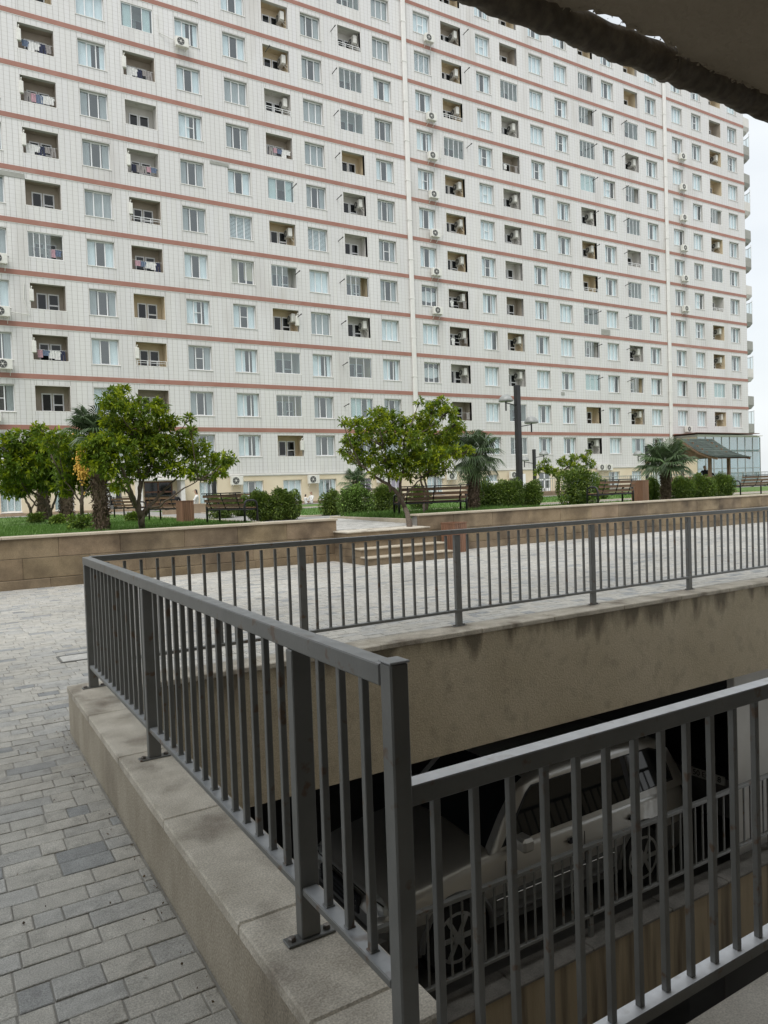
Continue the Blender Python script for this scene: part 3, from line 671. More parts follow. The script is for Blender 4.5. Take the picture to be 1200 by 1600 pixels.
for c, (a, b) in sorted(WC.items()):
    for k in range(NF):
        z0, z1 = zwin(k); hh = H0 if k else 1.40; st = rw.choice('AAAABD'); sx = (b-a)/W0
        o = inst('window', (FM if k else FM0)[st], bld, Vector((a, YF, z0))-BL, scale=(sx, 1, 1))
        if -1 < c < 8:
            for (pa, pb), pm in zip(pane_rects(W0, hh, st), PM[st, hh]): inst('pane', pm, o, (pa, 0, 0))
        else: inst('pane', GM[st, hh], o)
        q = rw.random()
        bright = c >= 10
        if c == 10 and k in (2, 4): cm = BLOCK
        elif (c, k) in ((10, 10), (7, 5), (5, 5)): cm = BLIND
        elif c == 5 and k == 4: cm = CM[5]
        elif bright: cm = CM[1] if q < .35 else CM[0] if q < .75 else CM[2] if q < .9 else CM[6]
        else: cm = CM[0] if q < .22 else CM[1] if q < .28 else CM[4] if q < .66 else CM[3] if q < .90 else CM[2]
        inst('curtain', cm, o); inst('sill', SILL, o); inst('trim', TRIM, o)
        room(a, b, z0, z1)
# --- loggias
DEP = .95
def loggia_mesh(w, h, wallm):
    mb = MB(); y0, y1 = .0, DEP; fl = -.78; hh = h+.12
    mb.face([(0, y0, fl), (0, y1, fl), (0, y1, hh), (0, y0, hh)]); mb.face([(w, y0, fl), (w, y0, hh), (w, y1, hh), (w, y1, fl)]); mb.face([(0, y1, fl), (w, y1, fl), (w, y1, hh), (0, y1, hh)])
    mb.face([(0, y0, fl), (w, y0, fl), (w, y1, fl), (0, y1, fl)]); mb.face([(0, y0, hh), (0, y1, hh), (w, y1, hh), (w, y0, hh)])
    mb.face([(0, .26, fl), (0, .26, 0), (w, .26, 0), (w, .26, fl)])
    mb.box(w*.42, .5, hh-.04, w*.42+.14, .64, hh-.01)
    return mb.mesh('loggia', wallm)
LM = {m: loggia_mesh(1.86, 1.43, m) for m in ('wcream', 'wwhite', 'wbrown')}
mb = MB()
for x0, x1, z0, z1 in ((.42, .97, .05, 1.12), (1.02, 1.62, -.75, 1.12)):
    f = .07; mb.box(x0, DEP-.05, z0, x1, DEP-.004, z0+f); mb.box(x0, DEP-.05, z1-f, x1, DEP-.004, z1); mb.box(x0, DEP-.05, z0+f, x0+f, DEP-.004, z1-f); mb.box(x1-f, DEP-.05, z0+f, x1, DEP-.004, z1-f)
mb.box(1.09, DEP-.05, .42, 1.55, DEP-.004, .50)
BDOOR = mb.mesh('balcony_door', 'upvc')
mb = MB(); mb.box(.49, DEP-.03, .12, .90, DEP-.02, 1.05); mb.box(1.09, DEP-.03, .50, 1.55, DEP-.02, 1.05); mb.box(1.09, DEP-.03, -.5, 1.55, DEP-.02, .42); BPANE = mb.mesh('pane', 'cglass')
mb = MB(); mb.bar((.03, .02, .30), (1.83, .02, .30), .03, .03); mb.bar((.03, .02, .17), (1.83, .02, .17), .02, .02)
for i in range(4): mb.bar((.05+i*.585, .02, .0), (.05+i*.585, .02, .30), .03, .03, (0, 1, 0))
BRAIL = mb.mesh('balcony_rail', 'upvc')
def glaz(n, part):
    mb = MB(); w, h = 1.86, 1.43; f = .04; x0 = 0 if not part else 0; x1 = w if not part else w*.66
    mb.box(0, .04, 0, w, .10, f); mb.box(0, .04, h-.05, w, .10, h); mb.box(0, .04, f, f, .10, h-.05); mb.box(w-f, .04, f, w, .10, h-.05)
    for i in range(1, n): q = x0+(x1-x0)*i/n; mb.box(q-.018, .05, f, q+.018, .09, h-.05)
    fr = mb.mesh('glazing_frame', 'upvc'); P = MB()
    for i in range(n): P.box(x0+(x1-x0)*i/n+.02, .066, f, x0+(x1-x0)*(i+1)/n-.02, .072, h-.05)
    return fr, P.mesh('pane', 'bglass')
GZ = {(n, p): glaz(n, p) for n in (3, 4) for p in (0, 1)}
mb = MB(); e = .035
for b in ((-e, -.018, 0, -.001, .03, 1.43), (1.861, -.018, 0, 1.86+e, .03, 1.43), (-e, -.018, 1.431, 1.86+e, .03, 1.43+e), (-e, -.022, -.05, 1.86+e, .03, -.001)): mb.box(*b)
LTRIM = mb.mesh('trim', 'trim')
for c, (a, b) in sorted(LC.items()):
    for k in range(NF):
        code = LT[c][k]; z0, z1 = zlog(k); sx = (b-a)/1.86; wm = {'c': 'wcream', 'w': 'wwhite', 'n': 'wbrown'}[code[-1]]
        o = inst('loggia', LM[wm], bld, Vector((a, YF, z0))-BL, scale=(sx, 1, (z1-z0)/1.43))
        inst('balcony_door', BDOOR, o); inst('pane', BPANE, o); inst('trim', LTRIM, o)
        if code[0] in 'gh':
            n = 4 if (c+k) % 2 else 3; fr, pn = GZ[n, int(code[0] == 'h')]; inst('glazing_frame', fr, o); inst('pane', pn, o)
            if code[0] == 'g' and (k*7+c) % 3 == 0: inst('curtain', CM[(0, 2, 1)[k % 3]], o, (.1, .0, -.03), scale=(1.1, .5, .95))
        if 'r' in code: inst('balcony_rail', BRAIL, o, (0, -.06 if c in (6, 3) else 0, 0))
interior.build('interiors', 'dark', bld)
# --- ground storey
GW = [(3.09, 4.14), (0.2, 1.5), (5.86, 6.89), (14.33, 15.5), (17.22, 18.65), (20.07, 21.44), (22.71, 24.11), (25.75, 27.02), (28.27, 29.55), (31.85, 33.34), (35.63, 36.77), (37.55, 38.8), (47.0, 48.0), (49.44, 50.41), (51.63, 53.05), (54.67, 56.07), (57.5, 58.86), (61.6, 62.9), (65, 66.2)]
GD = [(8.84, 9.57, 'dark'), (10.89, 12.63, 'brown'), (40.02, 41.46, 'open'), (43.23, 44.54, 'white')]
gs = sorted([(a, b, 1.0, 2.42, 'w') for a, b in GW]+[(a, b, .93, 2.52, t) for a, b, t in GD])
mb = MB(); x = XL
for a, b, z0, z1, t in gs:
    mb.box(x, YF-.02, .93, a, YF+.24, 2.78); mb.box(a, YF-.02, z1, b, YF+.24, 2.78)
    if z0 > .93: mb.box(a, YF-.02, .93, b, YF+.24, z0)
    x = b
mb.box(x, YF-.02, .93, XR, YF+.24, 2.78); mb.build('ground_storey_wall', 'cream', bld)
mb = MB(); mb.box(XL, YF-.09, 2.782, XR, YF+.2, 2.90); mb.box(XL, YF-.06, 2.73, XR, YF-.021, 2.779); mb.build('cornice', 'trim', bld)
x = XL; 
while x < XR:
    mb = MB(); v = rr.uniform(.85, 1.1); mb.ct = (v, v, v); mb.cbox(x+.004, YF-.34, .3, x+1.6-.004, YF-.021, .925, .01); mb.build('plinth_stone', 'plinth', bld); x += 1.6
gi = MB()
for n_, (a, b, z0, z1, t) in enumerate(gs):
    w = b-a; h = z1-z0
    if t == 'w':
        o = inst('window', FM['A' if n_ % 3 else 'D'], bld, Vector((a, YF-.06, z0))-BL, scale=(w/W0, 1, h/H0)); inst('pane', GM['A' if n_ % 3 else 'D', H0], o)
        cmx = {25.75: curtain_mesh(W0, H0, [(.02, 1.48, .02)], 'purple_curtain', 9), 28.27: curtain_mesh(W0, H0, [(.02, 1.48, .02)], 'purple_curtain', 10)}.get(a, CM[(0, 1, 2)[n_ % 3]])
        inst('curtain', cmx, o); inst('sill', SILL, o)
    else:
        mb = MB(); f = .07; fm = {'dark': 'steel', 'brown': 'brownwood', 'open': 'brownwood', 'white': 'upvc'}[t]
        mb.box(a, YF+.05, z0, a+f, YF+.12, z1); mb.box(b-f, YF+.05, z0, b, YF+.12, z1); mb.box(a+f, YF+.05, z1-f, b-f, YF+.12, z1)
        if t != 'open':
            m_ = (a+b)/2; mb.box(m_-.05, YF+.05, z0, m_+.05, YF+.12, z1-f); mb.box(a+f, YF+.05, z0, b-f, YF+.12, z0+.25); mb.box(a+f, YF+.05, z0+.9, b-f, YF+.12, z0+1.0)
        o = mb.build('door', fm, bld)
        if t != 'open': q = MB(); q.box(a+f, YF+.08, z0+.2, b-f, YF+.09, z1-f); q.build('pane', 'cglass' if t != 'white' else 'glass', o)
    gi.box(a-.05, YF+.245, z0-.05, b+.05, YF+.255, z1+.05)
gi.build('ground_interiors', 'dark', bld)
mb = MB(); mb.box(40.7, YF-.30, .93, 41.46, YF-.26, 2.42); mb.box(8.6, YF-.05, .93, 8.82, YF-.03, 2.6); mb.build('door_leaf', 'upvc', bld)
mb = MB(); mb.cbox(10.3, YF-1.1, 2.56, 13.2, YF-.022, 2.70, .02); mb.box(10.35, YF-.9, .7, 10.6, YF-.022, 2.56); mb.box(12.9, YF-.9, .7, 13.15, YF-.022, 2.56); mb.build('porch', 'trim', bld)
# rounded balconies on the right flank
for k in range(0, NF):
    z = zb(k)+.35 if k else 4.0
    mb = MB(); n = 8; P = []
    for i in range(n+1):
        t = math.pi*i/n; P.append((XR+2.7*max(0, math.sin(t))**.5, YF+1.95-1.65*math.cos(t)))
    def lvl(s, zz): return [(XR+(x-XR)*s, YF+1.95+(y-YF-1.95)*s, zz) for x, y in P]
    L0, L1, L2, L3 = lvl(.55, z-.45), lvl(.88, z-.25), lvl(1, z+.1), lvl(1, z+1.0)
    for A, B in ((L0, L1), (L1, L2), (L2, L3)):
        for i in range(n): mb.face([A[i], A[i+1], B[i+1], B[i]])
    mb.face(L0[::-1]); mb.face(lvl(.97, z+.98)); 
    o = mb.build('rounded_balcony', 'patch' if k % 3 else 'wwhite', bld)
    if k % 2: 
        q = MB()
        for i in (1, 3, 5, 7): q.bar(L3[i], (L3[i][0], L3[i][1], z+2.4), .05, .05, (0, 1, 0))
        for i in range(1, 7): q.bar((L3[i][0], L3[i][1], z+2.4), (L3[i+1][0], L3[i+1][1], z+2.4), .06, .05)
        q.build('balcony_frame', 'upvc', o)
        q = MB()
        for i in range(1, 7): q.face([L3[i], L3[i+1], (L3[i+1][0], L3[i+1][1], z+2.4), (L3[i][0], L3[i][1], z+2.4)])
        q.build('pane', 'bglass', o)

# --- air conditioners (things fixed to the building)
def make_ac(name='air_conditioner'):
    t = thing(name, 'ac', 'air conditioner', (0, 0, 0), 0, 'air conditioner boxes fixed to the facade')
    mb = MB(); mb.cbox(-.40, -.15, -.28, .40, .15, .28, .02); mb.build('casing', 'acw', t, world=False)
    mb = MB(); mb.lathe((-.10, -.152, 0), [(.225, 0), (.225, -.012), (.20, -.012), (.19, -.003)], 18, axis='y'); gr = mb.build('fan_grille', 'acd', t, world=False)
    mb = MB(); mb.lathe((-.10, -.160, 0), [(.05, 0), (.05, -.01), (.0, -.01)], 10, axis='y')
    for i in range(6):
        a = i*math.pi/3; mb.bar((-.10+.05*math.cos(a), -.160, .05*math.sin(a)), (-.10+.2*math.cos(a), -.160, .2*math.sin(a)), .012, .01, (0, 1, 0))
    mb.build('fan_guard', 'acw', gr, world=False)
    mb = MB()
    for x in (-.28, .28): mb.bar((x, -.15, -.30), (x, .33, -.30), .03, .03); mb.bar((x, .28, -.58), (x, .0, -.31), .025, .025)
    mb.build('bracket', 'acw', t, world=False)
    return t
AC0 = make_ac(); used = [False]
def ac(x, y, z, rz, label):
    o = AC0 if not used[0] else dup(AC0); used[0] = True
    o.location = (x, y, z); o.rotation_euler.z = rz; o['label'] = label; return o
def bandname(k): return 'the cream cornice' if k == 0 else 'pink band %s from bottom' % ORD[k-1]
for k in (4, 5, 6, 7, 8, 9, 11): ac(33.1, YF-.34, zb(k)+.50, 0, 'air conditioner right of the left white downpipe, above %s' % bandname(k))
for k in (1, 5, 6, 7, 8, 9, 10): ac(62.5, YF-.34, zb(k)+.58, 0, 'air conditioner right of the right white downpipe, above %s' % bandname(k))
for k in (1, 2, 3, 4): ac(3.6 if k > 1 else 2.9, YF-.34, zb(k)+.55, 0, 'air conditioner at the left photo edge, above %s' % bandname(k))
ac(14.3, YF-.34, zb(9)+.72, 0, 'lone air conditioner under a high window at upper left')
colname = {1: 'leftmost', 3: 'second', 6: 'third', 8: 'fourth', 11: 'fifth', 13: 'sixth', 16: 'seventh', 18: 'eighth', 22: 'rightmost', -1: 'hidden left'}
for c in LC:
    for k in range(NF):
        if 'a' in LT[c][k]: a, b = LC[c]; ac(b-.28, YF+.62, zlog(k)[0]+.98, -math.pi/2, 'air conditioner inside the open loggia above %s, %s loggia column' % (bandname(k), colname[c]))
for px_, w in (((370, 751), 'left of the downpipe'), ((490, 749), 'beside the drain pipe, left of two windows'), ((597, 748), 'behind the middle tree'), ((706, 744), 'next to the boarded window left of the right palm'), ((803, 742), 'left of the small lamp post'), ((940, 730), 'left one of a pair by the hedge bench'), ((951, 730), 'right one of a pair by the hedge bench')):
    p = at(px_[0], px_[1], YF-.34); ac(p.x, YF-.34, min(p.z, 3.2), 0, 'air conditioner on the cream wall %s' % w)
# boiler boxes, clothes arms, wall patches
first = True
for c in LC:
    for k in range(NF):
        if 'b' in LT[c][k]:
            a, b = LC[c]; z0 = zlog(k)[0]
            mb = MB(); mb.cbox(-.11, -.10, -.33, .11, .12, .33, .02); mb.tube([(.0, 0, .33), (0, 0, .45), (-.0, -.12, .47)], .035, 8)
            o = mb.build('boiler_box', 'acw', None); o.location = ((b-.13) if c == 6 else a+.06, YF-.02, z0+.72)
            tag(o, 'white boiler box on the loggia above %s, %s loggia column' % (bandname(k), colname[c]), 'boiler', 'boiler boxes beside the loggias')
def arm(x, z, lab):
    mb = MB(); mb.tube([(0, 0, 0), (.05, -.55, .10)], .03, 6); mb.tube([(.05, -.5, .09), (.06, -.62, .115)], .045, 6); o = mb.build('flue_pipe', 'acd', None); o.location = (x, YF, z)
    tag(o, lab, 'pipe', 'small flue pipes sticking out of the facade')
for k in range(1, 12): arm(24.95, zb(k)+1.75, 'short flue pipe left of fourth loggia column, above %s' % bandname(k))
for k in range(1, 11): arm(50.45, zb(k)+1.95, 'short flue pipe on seventh loggia column, above %s' % bandname(k))
for k in range(1, 11): arm(54.35, zb(k)+1.95, 'short flue pipe left of eighth loggia column, above %s' % bandname(k))
for k in (3, 4, 6, 9, 11): arm(20.0 if k > 6 else 21.55, zb(k)+1.9, 'short flue pipe on third loggia column, above %s' % bandname(k))
for k in (8, 10, 11): arm(36.6, zb(k)+1.95, 'short flue pipe right of fifth loggia column, above %s' % bandname(k))
for x, z, w, h, l in ((53.0-1.35, zb(4)+.42, 1.1, .5, 'grey cement patch on the tiles under the seventh loggia column'), (13.4+3.1, zb(6)+2.55, 1.25, .2, 'long grey cement patch under a band at upper left'), (4.4, zb(5)+2.5, 1.4, .28, 'grey cement patch at the far left edge below a band'), (46.2, zb(2)+.55, .4, .25, 'small square grey vent patch under the window row near the tall lamp')):
    mb = MB(); mb.cbox(-w/2, -.03, -h/2, w/2, 0, h/2, .004); o = mb.build('cement_patch', 'patch', None); o.location = (x, YF-.018, z); tag(o, l, 'patch')
def cable(pts, lab, m='acw'):
    mb = MB(); mb.tube(pts, .022, 6); o = mb.build('hose', m, None); tag(o, lab, 'hose')
for k in (3,): z = zb(k); cable([(3.9, YF-.25, z+.6), (5.0, YF-.08, z+.55), (4.75, YF-.06, z+1.4), (4.8, YF-.06, z+2.3)], 'pale hose looping up from the air conditioner at the far left')
cable([(13.95, YF-.3, zb(9)+.75), (13.0, YF-.06, zb(9)+1.1), (12.9, YF-.06, zb(9)+2.2)], 'pale hose beside the high air conditioner at upper left')
for k in (5, 6+1): cable([(33.5, YF-.3, zb(k+1)+.5), (34.0, YF-.08, zb(k+1)+.6), (34.1, YF-.06, zb(k+1)+1.5)], 'pale hose rising from the air conditioner above %s' % bandname(k+1))
# laundry
garm = [('shirt', 'white', 'cwhite'), ('towel', 'pink', 'cpink'), ('trousers', 'navy', 'cnavy'), ('shirt', 'blue', 'cblue'), ('towel', 'grey', 'cgrey'), ('sheet', 'white', 'cwhite'), ('trousers', 'grey', 'cgrey')]
rl = random.Random(4)
def garment(kind, m):
    mb = MB(); n = 6
    w, h = {'shirt': (.42, .55), 'towel': (.30, .52), 'trousers': (.32, .75), 'sheet': (.40, .60)}[kind]
    zs = [0, -.12, -.3, -h]
    def row_(z, ww): return [((i/n-.5)*ww, .025*math.sin(i*2.3+z*4), z) for i in range(n+1)]
    ws = {'shirt': [w*.55, w*1.25, w*.8, w*.82], 'towel': [w]*4, 'trousers': [w*.9, w*.95, w, w*1.05], 'sheet': [w, w*1.02, w, w*.95]}[kind]
    RW = [row_(z, q) for z, q in zip(zs, ws)]
    for A, B in zip(RW, RW[1:]):
        for i in range(n):
            if kind == 'trousers' and A is not RW[0] and i in (2, 3) and B is RW[3]:
                if i == 3: continue
            mb.face([A[i], A[i+1], B[i+1], B[i]])
    return mb.mesh(kind, m)
GMS = {(k, c): garment(k, m) for k, c, m in garm}
for c in LC:
    for k in range(NF):
        if 'l' in LT[c][k]:
            a, b = LC[c]; z0 = zlog(k)[0]; n = 5 if c < 8 else 2; st_ = rl.randrange(7)
            mb = MB(); mb.tube([(a+.05, YF+.12, z0+.62), ((a+b)/2, YF+.12, z0+.59), (b-.05, YF+.12, z0+.62)], .008, 5); o = mb.build('clothes_line', 'upvc', None)
            tag(o, 'clothes line in the loggia above %s, %s loggia column' % (bandname(k), colname[c]), 'clothes line', 'clothes lines in the loggias')
            for i in range(n):
                kd, cl, m = garm[(st_+i*2) % 7] if n == 5 else garm[(0, 4)[i]]
                o = inst(kd, GMS[kd, cl], None, (a+.38+i*(b-a-.6)/max(1, n-1)*.95, YF+.12, z0+.60), scale=(.8+.35*rl.random(), 1, .55+.4*rl.random()))
                tag(o, '%s %s hung above %s, %s loggia column, %s from left' % (cl, kd, bandname(k), colname[c], ORD[i]), 'laundry', 'laundry drying in the loggias')
# glazed pavilion at the right corner
pv = thing('glass_pavilion', 'two storey glazed corner pavilion behind the wooden gazebo at the right', 'building', (68, 44, .7))
PY = 43.6
A = at(1090, 740, PY); B = at(1188, 740, PY); px0, px1 = A.x, B.x
PZ = at(1150, 688, PY).z
mb = MB(); mb.box(px0-.1, PY-.2, PZ+.42, px1+.2, YF-.06, PZ+.50); mb.box(px0, PY, PZ+.31, px1, YF-.1, PZ+.41); mb.build('roof', 'trim', pv)
mb = MB(); mb.box(px0-.6, PY-.5, PZ+.62, px1-.8, YF-.05, PZ+.68); mb.build('canopy', 'brownwood', pv)
nx = 8; zs = [.7, 1.55, 2.4, PZ-1.1]
fr = MB()
for i in range(nx+1):
    x = px0+(px1-px0)*i/nx; fr.box(x-.03, PY-.05, .7, x+.03, PY+.05, PZ+.3)
for z in zs+[PZ-.95]: fr.box(px0, PY-.06, z-.03, px1, PY+.06, z+.03)
fr.build('mullions', 'dome', pv)
for i in range(nx):
    for j, (z0, z1) in enumerate(((.74, 1.51), (1.59, 2.36), (2.44, PZ-1.14), (PZ-.91, PZ+.3))):
        x0 = px0+(px1-px0)*i/nx+.035; x1 = px0+(px1-px0)*(i+1)/nx-.035; mb = MB(); mb.box(x0, PY-.01, z0, x1, PY, z1); mb.build('pane', 'mirror', pv)
mb = MB(); mb.box(px0-.2, PY, .7, px0-.02, YF-.36, PZ+.3); mb.build('side_wall', 'cream', pv)
mb = MB(); mb.box(px0, PY+1.2, .7, px1, PY+1.3, PZ+.3); mb.box(px1-.1, PY+.1, .7, px1, PY+1.2, PZ+.3); mb.build('inner_wall', 'lace', pv)

# ================================================================== GARDEN TERRACE
GZ0 = .78
def psheet(name, m, z, x0, y0, x1, y1, n=1):
    mb = MB(); mb.face([(x0, y0, z), (x1, y0, z), (x1, y1, z), (x0, y1, z)]); return struct(mb.build(name, m))
psheet('lawn', 'grass', GZ0-.02, -14, 15.0, 7.72, YF-.35); psheet('lawn', 'grass', GZ0-.02, 10.3, 15.0, 80, YF-.35); psheet('lawn', 'grass', GZ0-.02, 7.72, 20.0, 10.3, YF-.35)
struct_paths = [(7.72, 20.0, 10.3, 43), (10.3, 20.2, 40, 22.0), (10.3, 33, 70, 34.5), (-14, 43, 80, YF-.36)]
for i, (a, b, c, d) in enumerate(struct_paths): psheet('garden_path', 'conc', GZ0-.016+.004*i, a, b, c, d)
mb = MB()
for (a, b, c, d) in ((10.3, 15.4, 10.42, 20.2), (10.42, 20.08, 40, 20.2), (10.3, 22.0, 40, 22.12), (7.6, 15.4, 7.72, 43), (10.3, 34.5, 70, 34.62), (10.3, 22.12, 10.42, 33)): mb.cbox(a, b, GZ0-.1, c, d, GZ0+.03, .008)
ke = mb.build('path_edging', 'travcap', None); struct(ke)
# planter walls of tan stone blocks
def stonewall(lab, x0, x1, y, top, side=None):
    t = thing('garden_wall', lab, 'wall', ((x0+x1)/2, y, 0)); r = random.Random(int(x0*10)+50)
    mb = MB(); mb.box(x0+.02, y+.03, -.1, x1-.02, y+.30, top-.05); mb.build('core', 'bed', t)
    for (z0, z1, dy, w) in ((-.02, .165, -.03, 1.3), (.172, .55, 0, 1.15), (.557, top-.052, 0, 1.15)):
        x = x0; 
        while x < x1-.01:
            ww = min(w*r.uniform(.9, 1.1), x1-x)
            if x1-(x+ww) < .3: ww = x1-x
            v = r.uniform(.84, 1.12); mb = MB(); mb.ct = (v, v*r.uniform(.97, 1.01), v*r.uniform(.92, 1.0)); mb.cbox(x+.0015, y+dy+r.uniform(-.002, .002), z0, x+ww-.0015, y+.05, z1, .006); mb.build('stone_block', 'travert', t); x += ww
    x = x0-.02
    while x < x1:
        ww = min(1.5, x1+.02-x); mb = MB(); mb.cbox(x+.001, y-.035, top-.05, x+ww-.001, y+.32, top, .008); mb.build('coping_stone', 'travcap', t); x += ww
    if side:
        xs = x1 if side == 'r' else x0-.0
        for z0, z1 in ((-.02, .165), (.172, .55), (.557, top-.052)):
            mb = MB(); mb.cbox(xs-.012 if side == 'r' else xs-.02, y+.052, z0, xs+.02 if side == 'r' else xs+.012, y+2.2, z1, .005); mb.build('stone_block', 'travert', t)
    return t
stonewall('tan stone garden wall with pale coping left of the steps', -14, 7.75, 14.86, .965)
stonewall('long tan stone garden wall with pale coping right of the steps', 9.98, 39, 14.86, .955)
# steps
st = thing('stone_steps', 'four broad stone steps climbing to the garden between the two stone walls', 'steps', (8.8, 13.9, 0))
for i, (yf, z) in enumerate(((13.30, .17), (13.60, .34), (13.90, .51), (14.20, .68))):
    mb = MB(); mb.box(7.68, yf+.03, -.02 if i == 0 else .171*i-.03, 9.86, 14.84, z-.035); mb.build('riser', 'travert', st)
    for a, b in ((7.65, 8.75), (8.753, 9.88)):
        mb = MB(); mb.cbox(a, yf, z-.035, b, (yf+.34 if i < 3 else 15.0), z, .008); mb.build('tread', 'travcap' if i < 3 else 'cap', st)
mb = MB(); xx = 7.7
rp_ = random.Random(9); land = []
yy = 15.02
while yy < 20:
    xx = 7.74
    while xx < 10.2: w = rp_.choice((.15, .21, .27)); v = rp_.uniform(.8, 1.08); mb.ct = (v, v, v); mb.stone(xx, yy, min(xx+w, 10.28), yy+.12, .5, .684+(yy-15)*.0175, .004); xx += w+.004
    yy += .124
lp = mb.build('garden_paving', 'paver', None); lp['kind'] = 'stuff'; lp['label'] = 'small grey paving stones at the top of the steps'; lp['category'] = 'paving'
# grass blades
rg = random.Random(12); mb = MB()
def blades(n, x0, x1, y0, y1, h0, h1):
    for _ in range(n):
        x, y = rg.uniform(x0, x1), rg.uniform(y0, y1); h = rg.uniform(h0, h1); a = rg.uniform(0, 6.28); w = .011*(1+h*2); lx, ly = rg.uniform(-.5, .5)*h, rg.uniform(-.5, .5)*h
        c, s = math.cos(a)*w, math.sin(a)*w
        mb.face([(x-c, y-s, GZ0-.02), (x+c, y+s, GZ0-.02), (x+lx, y+ly, GZ0-.02+h)])
blades(26000, -5, 7.6, 15.3, 27, .04, .11); blades(6000, -5, 7.6, 27, 43, .05, .12); blades(9000, 10.45, 16, 15.5, 20.0, .10, .22); blades(9000, 10.5, 28, 15.5, 20, .05, .12); blades(9000, 10.5, 36, 22.2, 32.8, .05, .12)
gb = mb.build('grass_blades', 'blade', None); gb['kind'] = 'stuff'; gb['label'] = 'short green lawn grass on the raised garden'; gb['category'] = 'grass'

# ------------------------------------------------------------------ plants
def leaf(mb, p, d, up, L, w, fold=.25):
    s = d.cross(up); 
    if s.length < 1e-4: s = Vector((1, 0, 0))
    s.normalize(); n = s.cross(d).normalized(); m = p+d*L*.55
    tip = p+d*L-n*L*.12
    mb.face([p, m+s*w*.5+n*w*fold, tip]); mb.face([p, tip, m-s*w*.5+n*w*fold])
def rv(r): 
    while 1:
        v = Vector((r.uniform(-1, 1), r.uniform(-1, 1), r.uniform(-1, 1)))
        if .05 < v.length < 1: return v.normalized()
def rosette(mb, r, p, out, L, n, tip_col):
    d0 = (out+rv(r)*.5+Vector((0, 0, .35))).normalized()
    for i in range(n):
        d = (d0*r.uniform(.25, .8)+rv(r)*.85).normalized(); d.z -= .12; d.normalize(); k = r.uniform(.8, 1.15); mb.ct = tuple(v*k for v in tip_col)
        leaf(mb, p, d, Vector((0, 0, 1)), L*r.uniform(.7, 1.15), L*.36)
def tree(label, base, clumps, Y, limbs, trunk_r, seed, dens=60, L=.15, cat='tree', spread=.75):
    r = random.Random(seed); t = thing('leafy_tree', label, cat, tuple(base)); base = Vector(base)
    wood = MB(); crown = MB(); cl = []
    for i, (cx, cy, pr) in enumerate(clumps):
        dY = r.uniform(-1, 1)*spread; c = at(cx, cy, Y+dY); rad = pr/FPX*c.y*1.1; cl.append((c, rad))
    forks = []
    for (pts, r0, r1) in limbs:
        P = [base if p is None else at(p[0], p[1], Y+(p[2] if len(p) > 2 else 0)) for p in pts]; n = len(P)
        fine = []
        for i in range(n-1):
            for j in range(4): q = P[i].lerp(P[i+1], j/4); fine.append(q+(rv(r)*.02 if (i or j) else Vector((0, 0, -.15))))
        fine.append(P[-1]); m = len(fine); wood.tube(fine, [r0+(r1-r0)*i/(m-1) for i in range(m)], 7); forks += fine[m//3:]
    for c, rad in cl:                                 # twigs out to every clump
        f = min(forks, key=lambda q: (q-c).length+max(0, q.z-c.z)*2); mid = f.lerp(c, .5)+Vector((0, 0, -.08)); wood.tube([f, mid, c], [.022, .015, .008], 5)
        for _ in range(5):
            e = c+rv(r)*rad*.85; wood.tube([c.lerp(f, .15), c.lerp(e, .5)+Vector((0, 0, .02)), e], [.010, .007, .004], 4, cap=False)
    for c, rad in cl:
        for _ in range(int(dens*rad*rad*9)):
            d = rv(r); d.z *= .8; q = c+d*rad*(r.random()**.4)*(1+.25*r.random())
            y = r.random(); col = (1.0, 1.0, 1.0) if y < .42 else (.75, .82, .8) if y < .62 else (1.95, 1.6, .7)
            rosette(crown, r, q, d, L, r.choice((6, 7, 8)), col)
    wood.build('trunk', 'bark', t, smooth=True); crown.build('crown', 'leaf', t); return t
tree('largest leafy tree with multi-stem trunk on the lawn at left', ground(222, 826, GZ0),
     [(178, 630, 19), (188, 612, 10), (205, 640, 20), (245, 640, 14), (262, 660, 14), (176, 662, 13), (205, 668, 22), (235, 672, 20), (160, 692, 15), (185, 700, 24), (220, 702, 24), (250, 698, 22), (282, 692, 20), (298, 672, 9), (296, 655, 7), (310, 705, 19), (138, 702, 13), (142, 685, 10), (340, 722, 15), (355, 718, 11), (165, 728, 17), (200, 735, 19), (235, 732, 16), (270, 728, 17), (300, 735, 13), (325, 742, 11), (185, 757, 10), (140, 720, 12), (345, 738, 8)], 18.9,
     [([None, (221, 806), (212, 790), (204, 768, -.3), (196, 745, -.3), (185, 715, -.4)], .085, .03), ([(218, 800), (217, 780), (218, 755), (216, 720), (212, 680)], .06, .018), ([(222, 812), (226, 798), (245, 778, .3), (262, 760, .4), (285, 740, .5)], .06, .02), ([(206, 775), (190, 760, .2), (178, 735, .3)], .035, .015), ([(228, 795), (250, 790, -.4), (280, 768, -.5), (310, 750, -.6)], .035, .012), ([(219, 760), (232, 735, .3), (248, 705, .3)], .03, .012)], .08, 1, dens=80, L=.155)
